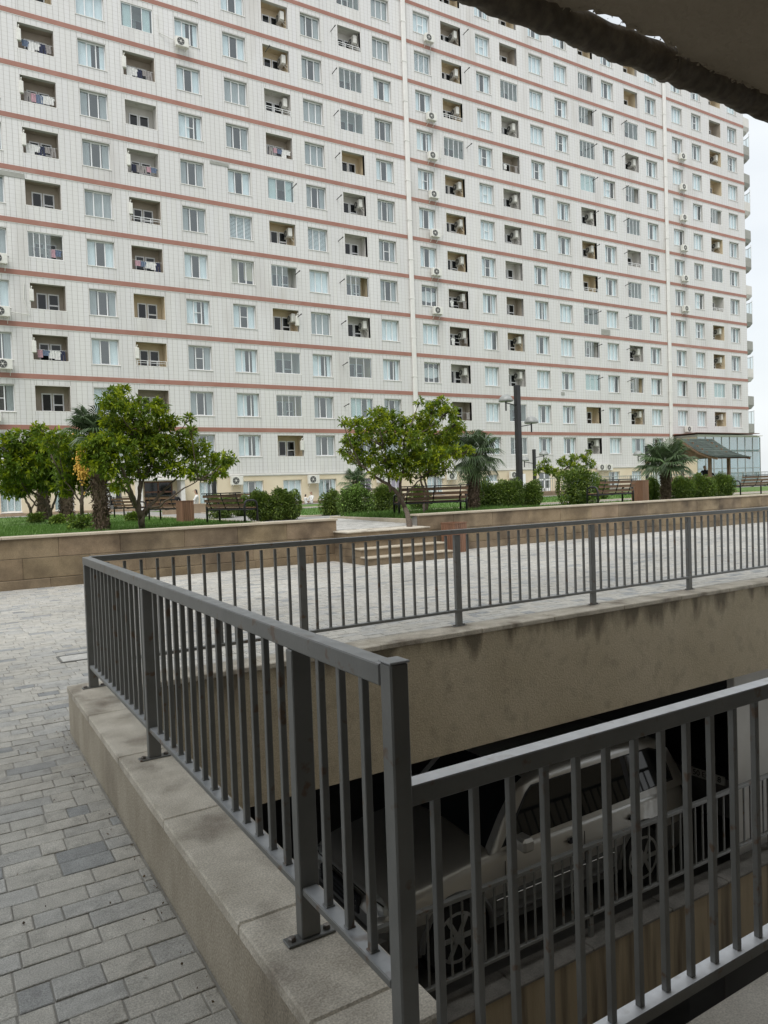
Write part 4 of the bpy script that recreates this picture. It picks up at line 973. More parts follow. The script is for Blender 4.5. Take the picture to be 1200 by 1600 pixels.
tree('leafy tree right of the steps with leaning trunk beside the long bench', ground(640, 818, GZ0-.02),
     [(556, 662, 14), (560, 690, 17), (575, 668, 15), (590, 650, 17), (612, 655, 18), (600, 680, 22), (635, 665, 18), (638, 690, 24), (660, 655, 15), (678, 640, 15), (690, 628, 10), (700, 645, 16), (715, 665, 13), (672, 675, 22), (700, 690, 18), (545, 708, 13), (565, 718, 17), (595, 718, 22), (625, 722, 22), (655, 718, 22), (685, 715, 19), (712, 705, 13), (730, 705, 10), (590, 738, 11), (615, 742, 11), (640, 742, 12), (668, 738, 12), (540, 690, 9), (655, 628, 6), (535, 660, 7), (700, 730, 8)], 16.6,
     [([None, (634, 795), (622, 772), (608, 758), (588, 745), (565, 728)], .075, .022), ([(624, 775), (626, 750), (632, 720), (630, 690)], .045, .015), ([(626, 778), (645, 762), (660, 745)], .03, .015), ([(610, 760), (605, 735), (600, 700)], .035, .012)], .08, 2, dens=86, L=.14, spread=.6)
tree('thin twin-stemmed tree directly behind the long bench right of the steps', ground(661, 806, GZ0),
     [(660, 700, 16), (672, 720, 15), (690, 700, 18), (648, 722, 14), (705, 675, 15), (662, 668, 14), (685, 735, 9)], 18.6,
     [([None, (664, 775), (658, 750), (655, 730), (650, 705)], .045, .02), ([(667, 800), (669, 770), (663, 745), (672, 715), (680, 690)], .04, .015)], .05, 3, dens=78, L=.15, spread=.4)
tree('bushy tree at the left edge behind the palms', ground(80, 815, GZ0), [(12, 700, 19), (30, 690, 16), (55, 697, 20), (20, 728, 22), (50, 730, 24), (80, 722, 22), (10, 750, 19), (40, 758, 18), (70, 752, 18), (60, 672, 9), (95, 745, 16)], 29.0, [([None, (78, 795), (70, 782), (50, 768)], .08, .03), ([(79, 800), (84, 785), (90, 770), (80, 740)], .05, .02), ([(72, 785), (55, 790), (42, 768)], .04, .02)], .08, 4, dens=34, L=.22)
tree('small dark-trunked tree standing behind the thick palm trunk at left', ground(129, 822, GZ0), [(105, 735, 16), (130, 728, 18), (150, 742, 15), (120, 755, 15), (145, 762, 13), (100, 760, 12), (90, 690, 18), (110, 705, 17), (70, 690, 10), (65, 674, 8), (120, 685, 10)], 23.5, [([None, (128, 790), (128, 770), (126, 740)], .07, .03), ([(128, 785), (115, 770), (100, 750)], .03, .02), ([(128, 775), (140, 760)], .03, .02)], .07, 5, dens=52, L=.18)
tree('slender tree with forked stem left of the middle palm', ground(50, 812, GZ0), [(20, 765, 13), (38, 745, 15), (60, 738, 13), (5, 735, 14)], 33.0, [([None, (48, 795), (40, 780), (30, 765)], .07, .03), ([(48, 798), (55, 785), (62, 772)], .04, .02)], .07, 6, dens=26, L=.24)
tree('flat-topped tree in the distance right of the tall lamp', ground(873, 772, GZ0+.02), [(848, 728, 9), (860, 735, 9), (880, 722, 10), (895, 718, 10), (912, 715, 9), (922, 725, 9), (870, 740, 9), (900, 732, 11), (915, 742, 8), (840, 738, 6), (885, 740, 9), (853, 720, 5), (918, 708, 5)], 34.0, [([None, (873, 755), (875, 740), (890, 728)], .12, .05), ([(873, 750), (860, 738)], .06, .03)], .1, 7, dens=30, L=.24)
def bush(label, px, Y, wpx, hpx, seed, name='hedge_bush', n=2600, L=.07, cols=((1, 1, 1), (.75, .8, .8), (1.7, 1.5, 1.0))):
    r = random.Random(seed); c = at(px, 780, Y); sc = c.dot(CF)-EYE*CF.z; sc = FPX/((Vector((c.x, c.y, 0))).dot(CF)); rx = wpx/2/sc; hz = hpx/sc
    t = thing(name, label, 'bush', (c.x, Y, GZ0-.02), 0, 'clipped bushes in the garden' if name == 'hedge_bush' else None); mb = MB(); wd = MB()
    hz *= .92; lob = [(Vector(((-.52+1.04*i_/6)*rx, r.uniform(-.3, .3)*rx, hz*r.uniform(.44, .56))), r.uniform(.42, .54)) for i_ in range(7)]
    for i in range(n):
        lc, lr = r.choice(lob); d = rv(r); q = lc+Vector((d.x*rx*lr, d.y*rx*lr, d.z*hz*.47))*(r.random()**.16)
        q.z = max(q.z, .03)*(1+.10*math.sin(q.x*9+seed)+.05*math.sin(q.x*23+q.y*11)); k = r.uniform(.8, 1.2); mb.ct = tuple(v*k for v in r.choice(cols)); dd = (d+rv(r)*.8).normalized()
        leaf(mb, q, dd, Vector((0, 0, 1)), L*r.uniform(.8, 1.3), L*.55)
    for i in range(7): e = r.choice(lob)[0]; wd.tube([(r.uniform(-.1, .1), r.uniform(-.1, .1), -.05), tuple(e*.6+Vector((0, 0, .05))), tuple(e)], [.02, .012, .006], 5, cap=False)
    wd.build('stems', 'bark', t, world=False); mb.build('foliage', 'hedge', t, world=False); return t
for i, (lab, px_, Y, w, h) in enumerate([
    ('clipped bush just right of the front bench, left one of a joined pair', 408, 20.5, 50, 42), ('clipped bush left of the steps, right one of a joined pair', 446, 20.2, 56, 46),
    ('bush behind the front bench at left', 345, 25, 46, 34), ('low bush between the front bench and the joined pair', 375, 26, 30, 28),
    ('round bush centre left of the middle trees, leftmost of three', 516, 22, 38, 36), ('wide bush with pale flowers, second of three before the middle tree', 552, 20.5, 62, 44), ('round bush immediately left of the leaning trunk', 603, 20.8, 50, 40),
    ('bush behind the long bench back', 655, 23.5, 40, 32), ('bush left of the tall lamp, beside the right palm trunk', 766, 19.6, 50, 42), ('bush just left of the tall lamp post', 798, 19.6, 46, 42), ('bush immediately right of the tall lamp post', 832, 19.6, 36, 38),
    ('bush between the second bench and the fan palm', 1016, 19.0, 30, 30), ('bush right of the fan palm, leftmost of three', 1066, 18.4, 40, 32), ('bush in front of the gazebo, middle of three', 1098, 18.4, 46, 33), ('bush in front of the gazebo post, rightmost of three', 1132, 18.4, 40, 32), ('far bush behind the second bench', 940, 24, 30, 28)]):
    bush(lab, px_, Y, w, h+6, 40+i, n=6500 if Y < 22 else 3500, cols=((1, 1, 1), (.75, .8, .8), (1.5, 1.4, 1.0)) if i != 5 else ((1, 1, 1), (.75, .8, .8), (2.6, 2.6, 3.2)))
bush('tall loose dark shrub between the tall lamp and the second bench', 904, 19.0, 66, 62, 70, name='tall_shrub', n=6500, L=.085)
for i, (px_, Y, w, h, lab) in enumerate(((125, 21.5, 44, 26, 'low leafy plant round the foot of the dark tree trunk'), (55, 31, 24, 16, 'low plant round the foot of the forked tree'), (88, 27, 22, 15, 'small plant beside the palm at left'), (205, 26, 20, 14, 'tiny plant near the second bench'))): bush(lab, px_, Y, w, h, 80+i, name='low_plant', n=700, L=.10, cols=((1, 1, 1), (1.6, 1.5, 1)))

def palm(label, base, top, Y, rad, nf, seed, tr=.14, flower=None, droop=1.0, L=.62):
    r = random.Random(seed); base = Vector(base); t = thing('fan_palm', label, 'palm', tuple(base)); topv = at(top[0], top[1], base.y)
    tk = MB(); H = topv.z-base.z; P = [base.lerp(topv, i/8)-Vector((0, 0, .1 if i == 0 else 0)) for i in range(9)]; tk.tube(P, [tr*(.8+.3*math.sin(i*.5)) for i in range(9)], 10)
    for i in range(1500):
        f = r.random(); a = r.uniform(0, 6.28); c = base.lerp(topv, f); d = Vector((math.cos(a), math.sin(a), 0)); p = c+d*tr*r.uniform(.7, 1.1); k = r.uniform(.6, 1.3); tk.ct = (k, k, k)
        leaf(tk, p, (d*.5+Vector((0, 0, r.uniform(-1.2, .9)))+rv(r)*.3).normalized(), d, r.uniform(.08, .17), .035)
    tk.build('trunk', 'fibre', t, smooth=False)
    cr = MB()
    for i in range(nf):
        a = i*2.399+r.uniform(-.2, .2); el = 1.25-2.0*(i/nf)*droop+r.uniform(-.15, .15)
        d = Vector((math.cos(a)*math.cos(el), math.sin(a)*math.cos(el), math.sin(el))); pl_ = rad*r.uniform(.42, .55); hub = topv+d*pl_+Vector((0, 0, -.08*pl_)); cr.ct = rt(.9)
        cr.tube([topv-Vector((0, 0, .1)), topv.lerp(hub, .5)+Vector((0, 0, .03)), hub], [.022, .014, .010], 4, cap=False)
        side = d.cross(Vector((0, 0, 1))).normalized(); nrm = side.cross(d).normalized(); LL = rad*r.uniform(.50, .62); k = r.uniform(.75, 1.25); nb = 26
        for j in range(nb):
            b = (j/(nb-1)-.5)*R(285); dd = (d*math.cos(b)+side*math.sin(b)).normalized(); s2 = nrm.cross(dd).normalized()*.019*rad; l = LL*(1-.28*abs(b)/R(142))*r.uniform(.93, 1.05)
            kk = k*r.uniform(.85, 1.15); cr.ct = (kk, kk, kk); m = hub+dd*l*.55+nrm*.02; e = hub+dd*l+Vector((0, 0, -l*(.10+.30*droop*r.uniform(.5, 1.3)))); fo = nrm*.010
            cr.face([hub, m+s2-fo, m+fo]); cr.face([hub, m+fo, m-s2-fo]); cr.face([m+s2-fo, e, m+fo]); cr.face([m+fo, e, m-s2-fo])
    cr.build('crown', 'palm', t)
    if flower:
        fl = MB()
        for j in range(500):
            q = at(flower[0], flower[1], base.y-.5)+Vector((r.gauss(0, .07), r.gauss(0, .07), r.gauss(0, .20))); fl.sphere(q, .022, 4, 3)
        fl.build('flower_cluster', 'flower', t, stuff=True)
palm('palm with thick shaggy trunk behind the largest tree at left, orange flower cluster hanging', ground(160, 828, GZ0), (150, 676), 20.3, .98, 22, 1, tr=.15, flower=(128, 728), droop=.75)
palm('palm with shaggy trunk left of the dark tree trunk', ground(104, 816, GZ0), (104, 728), 28, 1.1, 18, 2, tr=.20)
palm('thinner palm trunk at the far left, third from the wall', ground(68, 812, GZ0), (67, 745), 33, .9, 16, 3, tr=.2)
palm('dark-trunked palm right of the long bench with drooping fronds', (at(739, 795, 18.2).x, 18.2, GZ0), (742, 708), 18.2, 1.05, 30, 4, tr=.13, droop=1.15)
palm('fan palm with wide crown between the second bench and the gazebo', (at(1040, 778, 17.6).x, 17.6, GZ0), (1040, 724), 17.6, 1.22, 32, 5, tr=.115, droop=.85)
palm('small distant palm behind the bushes left of the middle tree', ground(556, 793, GZ0), (556, 754), 36, .95, 16, 6, tr=.14)
palm('tiny young palm behind the long bench', (at(737, 775, 36).x, 36, GZ0), (735, 752), 36, .9, 12, 7, tr=.14)

# ------------------------------------------------------------------ benches (local: length x, seat faces +y, back at y 0)
def bench(label, loc, rz, L=1.9, group='wood and black iron park benches'):
    t = thing('park_bench', label, 'bench', loc, rz, group); h = L/2
    rb = random.Random(int(loc[0]*7))
    for s in (-1, 1):                                    # rounded iron arm loops with legs
        x = s*(h-.03); mb = MB(); P = [(x, .08, 0), (x, .08, .50), (x, .11, .60), (x, .18, .645), (x, .40, .645), (x, .49, .60), (x, .52, .50), (x, .52, 0)]
        mb.tube(P, .032, 8); mb.tube([(x, .08, .38), (x, .52, .40)], .022, 6); mb.build('arm_frame', 'iron', t, world=False, smooth=True)
    for x in (-h+.25, 0, h-.25):
        mb = MB(); mb.tube([(x, .50, .40), (x, .20, .37), (x, .10, .42), (x, .02, .62), (x, -.06, .86)], .017, 6); mb.build('back_strut', 'iron', t, world=False, smooth=True)
    mb = MB(); mb.bar((-h, .10, .40), (h, .10, .40), .03, .04); mb.bar((-h, .50, .40), (h, .50, .40), .03, .04); mb.build('seat_rail', 'iron', t, world=False)
    for i in range(4):
        v = rb.uniform(.8, 1.2); mb = MB(); mb.ct = (v, v, v); y = .13+i*.10; mb.cbox(-h+.03, y, .425, h-.03, y+.085, .452, .005); mb.build('seat_slat', 'wood', t, world=False)
    for i in range(3):
        v = rb.uniform(.8, 1.2); mb = MB(); mb.ct = (v, v, v); f = i/2; c = Vector((0, .06-.10*f, .52+.27*f)); mb.bar((-h+.02, c.y+.01, c.z), (h-.02, c.y+.01, c.z), .025, .085); mb.build('back_slat', 'wood', t, world=False)
    mb = MB(); mb.bar((-h+.0, -.06, .87), (h, -.06, .87), .035, .03); mb.build('top_rail', 'iron', t, world=False)
    return t
def bpos(px_, py, Y=None):
    if Y is None: return tuple(ground(px_, py, GZ0-.02))
    p = at(px_, py, Y); return (p.x, Y, GZ0-.02)
RB = -R(90)+R(16)
bench('bench nearest the wall at left, seen from behind, in front of the bushes', bpos(349, 818), RB)
bench('bench behind the largest tree, beside the red wooden bin', bpos(252, 814), RB)
bench('small-looking bench farthest along the left path', bpos(193, 809), RB)
bench('long bench right of the steps in front of the thin twin-stemmed tree', bpos(679, 800, 17.0), -R(14), L=2.1)
bench('bench behind the right garden wall beside a wooden bin', bpos(966, 795, 16.6), R(2), L=1.8)
bench('bench at the right edge of the photo behind the stone wall', bpos(1184, 770, 19.2), R(4), L=2.6)
bench('distant bench against the cream wall, left of the joined bushes', bpos(383, 798, 38), 0, L=1.8)
bench('distant bench behind the three middle bushes', bpos(590, 790, 36), 0, L=2.4)
def bin_(label, loc, s=.42, h=.68, rz=.2):
    t = thing('litter_bin', label, 'bin', loc, rz, 'red slatted wooden bins'); mb = MB(); mb.box(-s/2+.02, -s/2+.02, .02, s/2-.02, s/2-.02, h-.02); mb.build('liner', 'brownwood', t, world=False)
    n = 6
    for k in range(4):
        for i in range(n):
            v = random.uniform(.85, 1.15); mb = MB(); mb.ct = (v, v, v); a = -s/2+s*i/n; b = a+s/n-.008
            if k == 0: mb.cbox(a, -s/2-.005, 0, b, -s/2+.015, h, .003)
            elif k == 1: mb.cbox(a, s/2-.015, 0, b, s/2+.005, h, .003)
            elif k == 2: mb.cbox(-s/2-.005, a+.004, 0, -s/2+.015, b+.004, h, .003)
            else: mb.cbox(s/2-.015, a+.004, 0, s/2+.005, b+.004, h, .003)
            mb.build('slat', 'redwood', t, world=False)
    mb = MB(); e = s/2+.012
    for b in ((-e, -e, h, e, -e+.05, h+.025), (-e, e-.05, h, e, e, h+.025), (-e, -e+.051, h, -e+.05, e-.051, h+.025), (e-.05, -e+.051, h, e, e-.051, h+.025)): mb.box(*b)
    mb.build('rim', 'redwood', t, world=False)
bin_('red wooden bin between the two left benches', bpos(290, 816), .40, .66)
bin_('red wooden bin standing on the paving right of the steps', (10.75, 14.45, 0), .44, .70)
bin_('wooden bin at the right end of the second bench', bpos(1001, 798, 17.3), .42, .80)

# ------------------------------------------------------------------ lamps
def lamp(label, base, ztop, sz, heads):
    t = thing('street_lamp', label, 'lamp post', tuple(base), 0, 'black lamp posts with dome heads'); H = ztop-base[2]
    mb = MB(); mb.cbox(-sz, -sz, -.1, sz, sz, H, .006); mb.build('post', 'iron', t, world=False); mb = MB(); mb.cbox(-sz*1.8, -sz*1.8, -.02, sz*1.8, sz*1.8, .02, .004); mb.build('base_plate', 'iron', t, world=False)
    for sx, z, s in heads:
        z = z-base[2]; mb = MB(); mb.bar((0, 0, z-.10*s), (sx, 0, z+.02*s), .04*s, .04*s); mb.tube([(sx, 0, z-.34*s), (sx, 0, z+.12*s)], .035*s, 8); a = mb.build('arm', 'iron', t, world=False)
        d = MB(); d.lathe((sx, 0, z+.10*s), [(.30*s, -.03*s), (.33*s, 0), (.31*s, .08*s), (.25*s, .19*s), (.15*s, .27*s), (.02*s, .30*s)], 20); d.build('dome', 'dome', t, world=False, smooth=True)
LY = 20.0; lb = (at(813, 790, LY).x, LY, GZ0-.02)
lamp('tall black lamp post with two dome heads behind the right stone wall', lb, at(805, 602, LY).z, .088, [(at(788, 622, LY).x-at(806, 622, LY).x, at(788, 630, LY).z, .78), (at(830, 655, LY).x-at(809, 655, LY).x, at(830, 664, LY).z, .78)])
for lab, px_, yt, Y, hd in (('small distant lamp post right of the tall lamp', 836, 702, 38, ((-.9, 714, -10), (.9, 705, 8))), ('distant lamp post behind the right side of the largest tree', 335, 712, 38, ((-.8, 722, 0), (.8, 716, 0))), ('distant lamp post behind the fan palm', 1012, 697, 34, ((-.9, 705, 0),))):
    b = (at(px_, 765, Y).x, Y, GZ0-.02); lamp(lab, b, at(px_, yt, Y).z, .09, [(q[0], at(px_, q[1]+8, Y).z, 1.0) for q in hd])

# ------------------------------------------------------------------ gazebo
gY = 25.0; gb_ = at(1120, 770, gY); gz = thing('gazebo', 'wooden gazebo with dark green shingled roof at the right', 'gazebo', (gb_.x, gY, GZ0-.02))
sc = FPX/Vector((gb_.x, gY, 0)).dot(CF)
def G(px_, py, Y): return at(px_, py, Y)
p1 = G(1105, 770, 25.5); p2 = G(1155, 770, 24.7); p3 = G(1056, 770, 27.5); 
F = [Vector((p1.x, 25.3, 0)), Vector((p2.x, 25.3, 0))]; wG = F[1].x-F[0].x; Bk = [Vector((F[0].x, 28.3, 0)), Vector((F[1].x, 28.3, 0))]
zt = G(1105, 715, 25.3).z
corners = F+Bk
for c in corners: mb = MB(); mb.cbox(c.x-.075, c.y-.075, GZ0-.1, c.x+.075, c.y+.075, zt, .006); mb.build('post', 'timber', gz)
mb = MB(); mb.bar((F[0].x-.3, 25.3, zt+.08), (F[1].x+.3, 25.3, zt+.08), .10, .16); mb.bar((F[0].x-.3, 28.3, zt+.08), (F[1].x+.3, 28.3, zt+.08), .10, .16); mb.bar((F[0].x, 25.2, zt+.08), (F[0].x, 28.4, zt+.08), .10, .16); mb.bar((F[1].x, 25.2, zt+.08), (F[1].x, 28.4, zt+.08), .10, .16); mb.build('beam', 'timber', gz)
for (a, b) in ((F[0], F[1]), (Bk[0], Bk[1]), (F[0], Bk[0]), (F[1], Bk[1])):
    z0 = GZ0+.08; zr = GZ0+.86; mb = MB(); mb.bar((a.x, a.y, zr), (b.x, b.y, zr), .06, .07); mb.bar((a.x, a.y, z0), (b.x, b.y, z0), .05, .06); mb.build('guard_rail', 'timber', gz)
    n = int((b-a).length/.17)
    for i in range(1, n): q = a.lerp(b, i/n); mb = MB(); mb.box(q.x-.03, q.y-.012, z0, q.x+.03, q.y+.012, zr); mb.build('picket', 'timber', gz)
ym = 26.8; zr_ = zt+1.15; x0, x1 = F[0].x-.55, F[1].x+.7
for s in (-1, 1):                                     # flared shingled slopes, in courses
    pr = [(0, zr_), (.6, zr_-.42), (1.25, zr_-.83), (1.9, zr_-1.08), (2.35, zr_-1.18)]
    mb = MB(); nc = 14
    def prof(u):
        u = u*(len(pr)-1); i = min(int(u), len(pr)-2); f = u-i; return (pr[i][0]*(1-f)+pr[i+1][0]*f, pr[i][1]*(1-f)+pr[i+1][1]*f)
    for c in range(nc):
        a, b = prof(c/nc), prof((c+1)/nc); x = x0-(.12*(c/nc)); xe = x1+.12*(c/nc)
        while x < xe:
            w = min(.30, xe-x); v = rr.uniform(.75, 1.25); mb.ct = (v, v, v)
            mb.face([(x, ym+s*a[0], a[1]+.01), (x+w-.01, ym+s*a[0], a[1]+.01), (x+w-.01, ym+s*b[0], b[1]+.035), (x, ym+s*b[0], b[1]+.035)]); mb.face([(x, ym+s*b[0], b[1]), (x+w-.01, ym+s*b[0], b[1]), (x+w-.01, ym+s*b[0], b[1]+.035), (x, ym+s*b[0], b[1]+.035)]); x += w
    mb.build('shingles', 'shingle', gz, stuff=True)
    mb = MB()
    for i in range(len(pr)-1):
        a, b = pr[i], pr[i+1]; mb.face([(x0, ym+s*a[0], a[1]-.07), (x1, ym+s*a[0], a[1]-.07), (x1, ym+s*b[0], b[1]-.07), (x0, ym+s*b[0], b[1]-.07)])
        for xe in (x0, x1): mb.bar((xe, ym+s*a[0], a[1]-.05), (xe, ym+s*b[0], b[1]-.07), .05, .12)
    mb.build('roof_boards', 'timber', gz)
mb = MB()
for xg in (F[0].x-.02, F[1].x+.02):
    for i in range(5): z = zt+.16+i*.19; hw = max(0, 1.55*(1-(i+.5)/5.3)); mb.box(xg-.02, ym-hw, z, xg+.02, ym+hw, z+.18)
mb.build('gable_boards', 'timber', gz)
mb = MB(); mb.box(F[0].x-.3, 25.0, GZ0-.1, F[1].x+.3, 28.6, GZ0+.04); mb.build('deck', 'timber', gz)

# far white railing and low edging wall
fr_ = thing('metal_fence', 'thin pale metal fence along the far edge of the garden at right', 'fence', (52, 39, GZ0))
mb = MB(); y = 39.0; xa, xb = at(842, 745, y).x, 88
mb.bar((xa, y, GZ0+1.15), (xb, y, GZ0+1.15), .05, .05); mb.build('top_rail', 'dome', fr_); mb = MB(); mb.bar((xa, y, GZ0+.2), (xb, y, GZ0+.2), .04, .04); mb.build('bottom_rail', 'dome', fr_)
x = xa; mb = MB()
while x < xb:
    mb.box(x-.012, y-.012, GZ0+.2, x+.012, y+.012, GZ0+1.15); x += .22
mb.build('bars', 'dome', fr_, stuff=True)
x = xa
while x < xb: mb = MB(); mb.box(x-.03, y-.03, GZ0-.05, x+.03, y+.03, GZ0+1.2); mb.build('post', 'dome', fr_); x += 2.4
lwl = thing('low_wall', 'low tan stone edging wall in front of the white ground storey door', 'low wall', (31, 34.8, GZ0)); mb = MB(); mb.cbox(at(815, 775, 34.9).x, 34.8, GZ0-.1, at(900, 775, 34.9).x, 35.1, GZ0+.28, .01); mb.build('wall_body', 'plinth', lwl)

# ================================================================== PEOPLE (seated, small in the distance)
def person(label, loc, rz, shirt, trousers='blackcloth', s=1.0, lean=.08, arms='lap', hold=None):
    t = bpy.data.meshes.new('person'); 
    J = {'pel': (0, 0, .48), 'chest': (0, -lean, .86), 'neck': (0, -lean*1.1, 1.06), 'head': (0, -lean*.6, 1.17), 'crown': (0, -lean*.5, 1.29),
         'sl': (-.19, -lean, .99), 'el': (-.25, .06, .74), 'hl': (-.10, .30, .64), 'sr': (.19, -lean, .99), 'er': (.25, .06, .74), 'hr': (.10, .30, .64),
         'pl': (-.10, .02, .46), 'kl': (-.14, .44, .48), 'al': (-.14, .46, .08), 'tl': (-.15, .62, .04), 'pr': (.10, .02, .46), 'kr': (.14, .44, .48), 'ar': (.14, .46, .08), 'tr': (.15, .62, .04)}
    E = [('pel', 'chest'), ('chest', 'neck'), ('neck', 'head'), ('head', 'crown'), ('chest', 'sl'), ('sl', 'el'), ('el', 'hl'), ('chest', 'sr'), ('sr', 'er'), ('er', 'hr'), ('pel', 'pl'), ('pl', 'kl'), ('kl', 'al'), ('al', 'tl'), ('pel', 'pr'), ('pr', 'kr'), ('kr', 'ar'), ('ar', 'tr')]
    RD = dict(pel=.13, chest=.135, neck=.05, head=.095, crown=.075, sl=.065, el=.045, hl=.035, sr=.065, er=.045, hr=.035, pl=.09, kl=.065, al=.045, tl=.035, pr=.09, kr=.065, ar=.045, tr=.035)
    K = list(J); t.from_pydata([Vector(J[k])*s for k in K], [(K.index(a), K.index(b)) for a, b in E], [])
    tmp = bpy.data.objects.new('person', t); C.objects.link(tmp); sm = tmp.modifiers.new('s', 'SKIN'); sm.use_smooth_shade = True
    for i, k in enumerate(K): v = t.skin_vertices[0].data[i]; v.radius = (RD[k]*s, RD[k]*s*.9); v.use_root = (k == 'pel')
    sb = tmp.modifiers.new('b', 'SUBSURF'); sb.levels = 1; sb.render_levels = 1
    dg = bpy.context.evaluated_depsgraph_get(); me = bpy.data.meshes.new_from_object(tmp.evaluated_get(dg)); bpy.data.objects.remove(tmp)
    for m in (shirt, trousers, 'skin', 'hair'): me.materials.append(M[m])
    for p in me.polygons:
        c = p.center/s
        if c.z > 1.09: p.material_index = 3 if (c.z > 1.24 or c.y < -lean*.6-.02) else 2
        elif c.z > 1.045: p.material_index = 2
        elif c.y > .22 and c.z > .55: p.material_index = 2
        elif c.z < .575 and (c.y > .10 or c.z < .52): p.material_index = 1
        else: p.material_index = 0
    o = bpy.data.objects.new('person', me); C.objects.link(o); o.location = loc; o.rotation_euler.z = rz; tag(o, label, 'person')
    mb = MB(); mb.sphere((0, .08*s, 1.19*s), .018*s, 6, 4); mb.build('nose', 'skin', o, world=False)
    mb = MB(); mb.sphere((-.035*s, .075*s-lean*.3, 1.215*s), .012*s, 5, 4); mb.sphere((.035*s, .075*s-lean*.3, 1.215*s), .012*s, 5, 4); mb.build('eyes', 'hair', o, world=False)
    mb = MB()
    for h in (-1, 1):
        for f in range(5): mb.tube([(h*(.10+.016*(f-2))*s, .31*s, .635*s), (h*(.095+.015*(f-2))*s, .36*s, .625*s), (h*(.09+.013*(f-2))*s, .385*s, .60*s)], [.009*s, .008*s, .006*s], 5)
    mb.build('fingers', 'skin', o, world=False)
    return o
def seated(px_, pytop, Y, H=1.33): p = at(px_, pytop, Y); return (p.x, Y, p.z-H)
person('person in black seen from behind, seated beyond the red bin at left', seated(272, 768, 34), R(-20), 'blackcloth', s=1.08)
person('bearded person in a white shirt seated sideways left of the bush', seated(304, 765, 34), R(70), 'whitecloth', s=1.05)
person('dark-haired person in white seated on the plinth before the cream wall', seated(485, 767, 44.9), R(100), 'whitecloth')
person('child with black hair seated leaning beside the adult on the plinth', seated(478, 771, 44.8, 1.05), R(-80), 'whitecloth', s=.78)
person('person in dark clothes inside the gazebo, left of the front post', seated(1100, 726, 26.6), R(90), 'blackcloth')
person('person in dark clothes inside the gazebo, right of the front post', seated(1110, 730, 26.6), R(-90), 'blackcloth')
for px_ in ((273, 34), (304, 34)):
    p = at(px_[0], 790, px_[1]); mb = MB(); mb.cbox(p.x-.5, p.y-.25, GZ0-.1, p.x+.5, p.y+.35, GZ0+.42, .01); o = mb.build('stone_block', 'plinth', None); tag(o, 'stone block under the person %s' % ('in black' if px_[0] < 290 else 'in the white shirt'), 'seat')
# notices on the dark door and the boarded window sign
for px_, py, w, h, lab in ((177, 770, .30, .34, 'upper white notice on the dark door at left'), (178, 777, .22, .16, 'lower white notice on the dark door at left'), (769, 759, 1.3, .75, 'white board with scribbled marks in the window right of the palm'), (691, 744, .5, .34, 'small white sign with dark scribble on the wall above the window')):
    p = at(px_, py, YF-.10); mb = MB(); mb.cbox(-w/2, -.006, -h/2, w/2, .006, h/2, .002); o = mb.build('notice', 'paper', None); o.location = p; tag(o, lab, 'notice')
    q = MB()
    for i in range(4): z = h*(.3-.2*i); q.bar((-w*.38, -.009, z), (w*(.3-.15*(i % 2)), -.009, z+.03*h), .004, h*.05, (0, 1, 0))
    q.build('print', 'ink' if w > .4 else 'acd', o, world=False)

